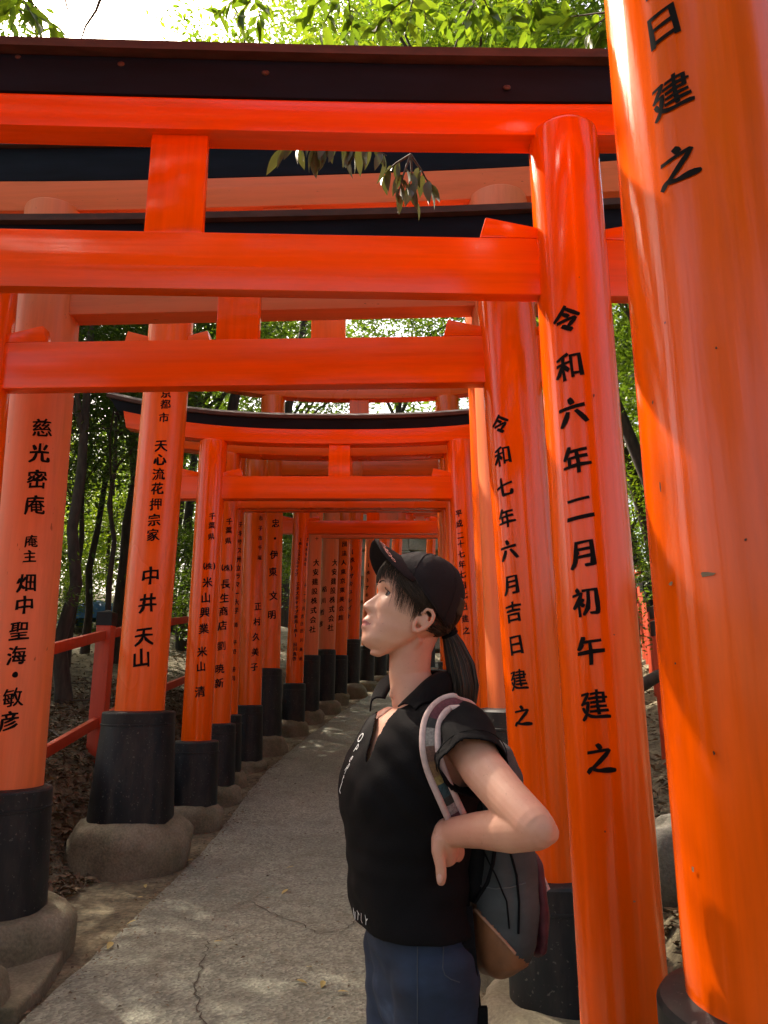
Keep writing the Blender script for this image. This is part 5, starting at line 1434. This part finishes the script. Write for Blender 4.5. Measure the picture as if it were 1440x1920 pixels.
pk_line([(893, 1690), (915, 1655), (925, 1620), (928, 1596)], .0035, 'compression_strap', M['webbing'])
# maroon outer pocket on the back and side flap with pale edge
rows2 = [(1590, 972, 996, .09, YB + .01), (1600, 972, 1001, .11, YB + .01), (1660, 975, 1008, .12, YB + .01), (1720, 978, 1010, .12, YB + .01), (1755, 978, 1004, .11, YB + .01), (1770, 978, 996, .08, YB + .01)]
V, Fc = pack_rows(rows2, 36); q = voxel(MB().add(V, Fc), .006, 3)
for v in q.vertices: v.co += v.normal * .004 * noise.noise(v.co * 30)
link('front_pocket', q, M['maroon'], pack, 180)
fl_ = [K_(993, 1608, YB - .07), K_(1004, 1612, YB - .08), K_(1016, 1640, YB - .085), K_(1028, 1666, YB - .085), K_(1020, 1671, YB - .085), K_(1004, 1664, YB - .08), K_(994, 1640, YB - .07)]
mb = MB(); dv = Vector((.01, .12, .0)); k_ = len(fl_); mb.add(fl_ + [p + dv for p in fl_], [tuple(range(k_)), tuple(range(k_, 2*k_))[::-1]] + [(i, k_ + i, k_ + (i+1) % k_, (i+1) % k_) for i in range(k_)])
fo = mb.obj('pocket_flap', simple('dark flap', (.014, .008, .012), .7, .2, 60), pack, bevel=.003)
MB().tube([fl_[i] + Vector((0, -.002, 0)) for i in (0, 1, 2, 3, 4)], .0032, 8).obj('flap_piping', M['piping'], fo, 60)
bp_ = [(1400, 862, 900, .07, YB), (1430, 858, 905, .11, YB), (1560, 852, 905, .12, YB), (1640, 850, 900, .12, YB), (1668, 856, 895, .10, YB)]
V, Fc = pack_rows(bp_, 32); link('back_panel', voxel(MB().add(V, Fc), .008, 4), M['webbing'], pack, 180)
# webbing hanging at the hip
wb = MB(); wp = [K_(872, 1700, 1.47), K_(874, 1730, 1.455), K_(878, 1780, 1.445), K_(884, 1860, 1.45), K_(889, 1900, 1.45)]
for w_off in (0,):
    V = []; 
    for i, p in enumerate(wp): V += [p + Vector((-.014, 0, 0)), p + Vector((.014, .004, 0)), p + Vector((.014, .007, 0)), p + Vector((-.014, .003, 0))]
    wb.add(V, [(4*i+q, 4*i+(q+1)%4, 4*i+4+(q+1)%4, 4*i+4+q) for i in range(len(wp)-1) for q in range(4)] + [(3,2,1,0), tuple(4*(len(wp)-1)+q for q in range(4))])
wb.box(wp[-1] + Vector((.003, 0, -.005)), (.04, .012, .03))
wb.obj('hanging_strap', M['webbing'], pack)
# shoulder straps
def m_strap():
    m, nt, b = nodes('striped woven strap'); at_ = N(nt, 'ShaderNodeAttribute'); at_.attribute_name = 'along'
    C_ = [(0, (.20, .17, .07)), (.17, (.20, .17, .07)), (.18, (.30, .03, .04)), (.195, (.03, .03, .03)), (.22, (.25, .22, .20)), (.27, (.05, .045, .045)), (.31, (.22, .19, .18)), (.36, (.11, .025, .035)), (.55, (.09, .018, .028)), (.60, (.02, .018, .018)), (.64, (.22, .19, .17)), (.71, (.12, .05, .035)), (.76, (.20, .10, .05)), (.82, (.25, .17, .06)), (.85, (.02, .05, .06)), (.90, (.02, .02, .02)), (.93, (.25, .2, .2)), (.97, (.09, .03, .04))]
    r = ramp(nt, at_.outputs['Fac'], C_); r.color_ramp.interpolation = 'CONSTANT'
    t = noise_tex(nt, 260, (1, 1, 1), 3, .6); g = ramp(nt, t.outputs['Fac'], [(.3, (.6,) * 3), (.7, (1.3,) * 3)])
    nt.links.new(mixc(nt, 1.0, r.outputs[0], g.outputs[0], 'MULTIPLY'), b.inputs['Base Color']); b.inputs['Roughness'].default_value = .85
    bump(nt, b, t.outputs['Fac'], .3, .001); return m
MS = m_strap()
def strap(path, width, sgn, start=0.0):
    """path: centre points and outward normals in person space"""
    pts = [p for p, _ in path]; m = len(pts); V = []; al = []
    L = [0]
    for i in range(1, m): L.append(L[-1] + (pts[i] - pts[i-1]).length)
    edges = [[], []]
    for i, (p, nr) in enumerate(path):
        t = (pts[min(i+1, m-1)] - pts[max(0, i-1)]).normalized(); nr = (nr - t * nr.dot(t)).normalized(); sd = t.cross(nr)
        for a, o_ in ((-1, .000), (-.6, .0035), (0, .0045), (.6, .0035), (1, .000), (1, -.006), (0, -.006), (-1, -.006)): V.append(p + sd * (width * a) + nr * o_); al.append(start + (1 - start) * L[i] / L[-1])
        edges[0].append(p + sd * width + nr * .0005); edges[1].append(p - sd * width + nr * .0005)
    mb = MB().add(V, [(8*i+q, 8*i+(q+1)%8, 8*i+8+(q+1)%8, 8*i+8+q) for i in range(m-1) for q in range(8)] + [tuple(range(8))[::-1], tuple(8*(m-1)+q for q in range(8))])
    o = mb.obj('shoulder_strap', MS, pack, 60); at_ = o.data.attributes.new('along', 'FLOAT', 'POINT'); at_.data.foreach_set('value', al)
    for e in edges: MB().tube(e, .0062, 10).obj('strap_piping', M['piping'], o, 180)
    o.location = PX - PK
    return o
near_px = [(893, 1392, 1.60), (893, 1365, 1.575), (886, 1340, 1.53), (868, 1323, 1.47), (845, 1318, 1.445), (824, 1330, 1.425), (809, 1356, 1.405), (806, 1392, 1.392), (812, 1430, 1.386), (826, 1470, 1.388), (843, 1508, 1.394), (855, 1532, 1.40)]
raw = dense([P_(*q) for q in near_px], 44); pathn = []
for p in raw:
    h = BV.find_nearest(p); nr = h[1] if (p - h[0]).dot(h[1]) >= 0 else h[1]
    pp = h[0] + nr * .010
    d0 = (p + PX - CAM).normalized()
    # keep the outline of the picture, but lie on the shirt
    hh = BV.ray_cast(CAM - PX, d0)
    if hh[0] is not None and p.y + YL < 1.48: pp = hh[0] - d0 * .012; nr = hh[1] if hh[1].dot(d0) < 0 else -hh[1]
    pathn.append([pp, nr])
for _ in range(6):
    for i in range(1, len(pathn) - 1):
        pathn[i][0] = pathn[i][0] * .5 + (pathn[i-1][0] + pathn[i+1][0]) * .25; pathn[i][1] = (pathn[i][1] + pathn[i-1][1] + pathn[i+1][1]).normalized()
for q in pathn: q[1] = (q[1] * .6 + (CAM - PX - q[0]).normalized() * .6).normalized(); q[0] = q[0] + q[1] * .004
strap([tuple(q) for q in pathn], .0135, 1)
# far strap over the right shoulder
far = []
for a in np.linspace(-.8, .28, 30):
    o_ = rings[1][0] - tl * .112; d = tf * math.sin(a) + Vector((0, 0, math.cos(a)))
    p = o_ + Vector((0, 0, -.02)) + tf * (.12 * math.sin(a)) + Vector((0, 0, .06 * math.cos(a)))
    h = BV.find_nearest(p); far.append((h[0] + h[1] * .008, h[1]))
strap(far, .0135, -1)
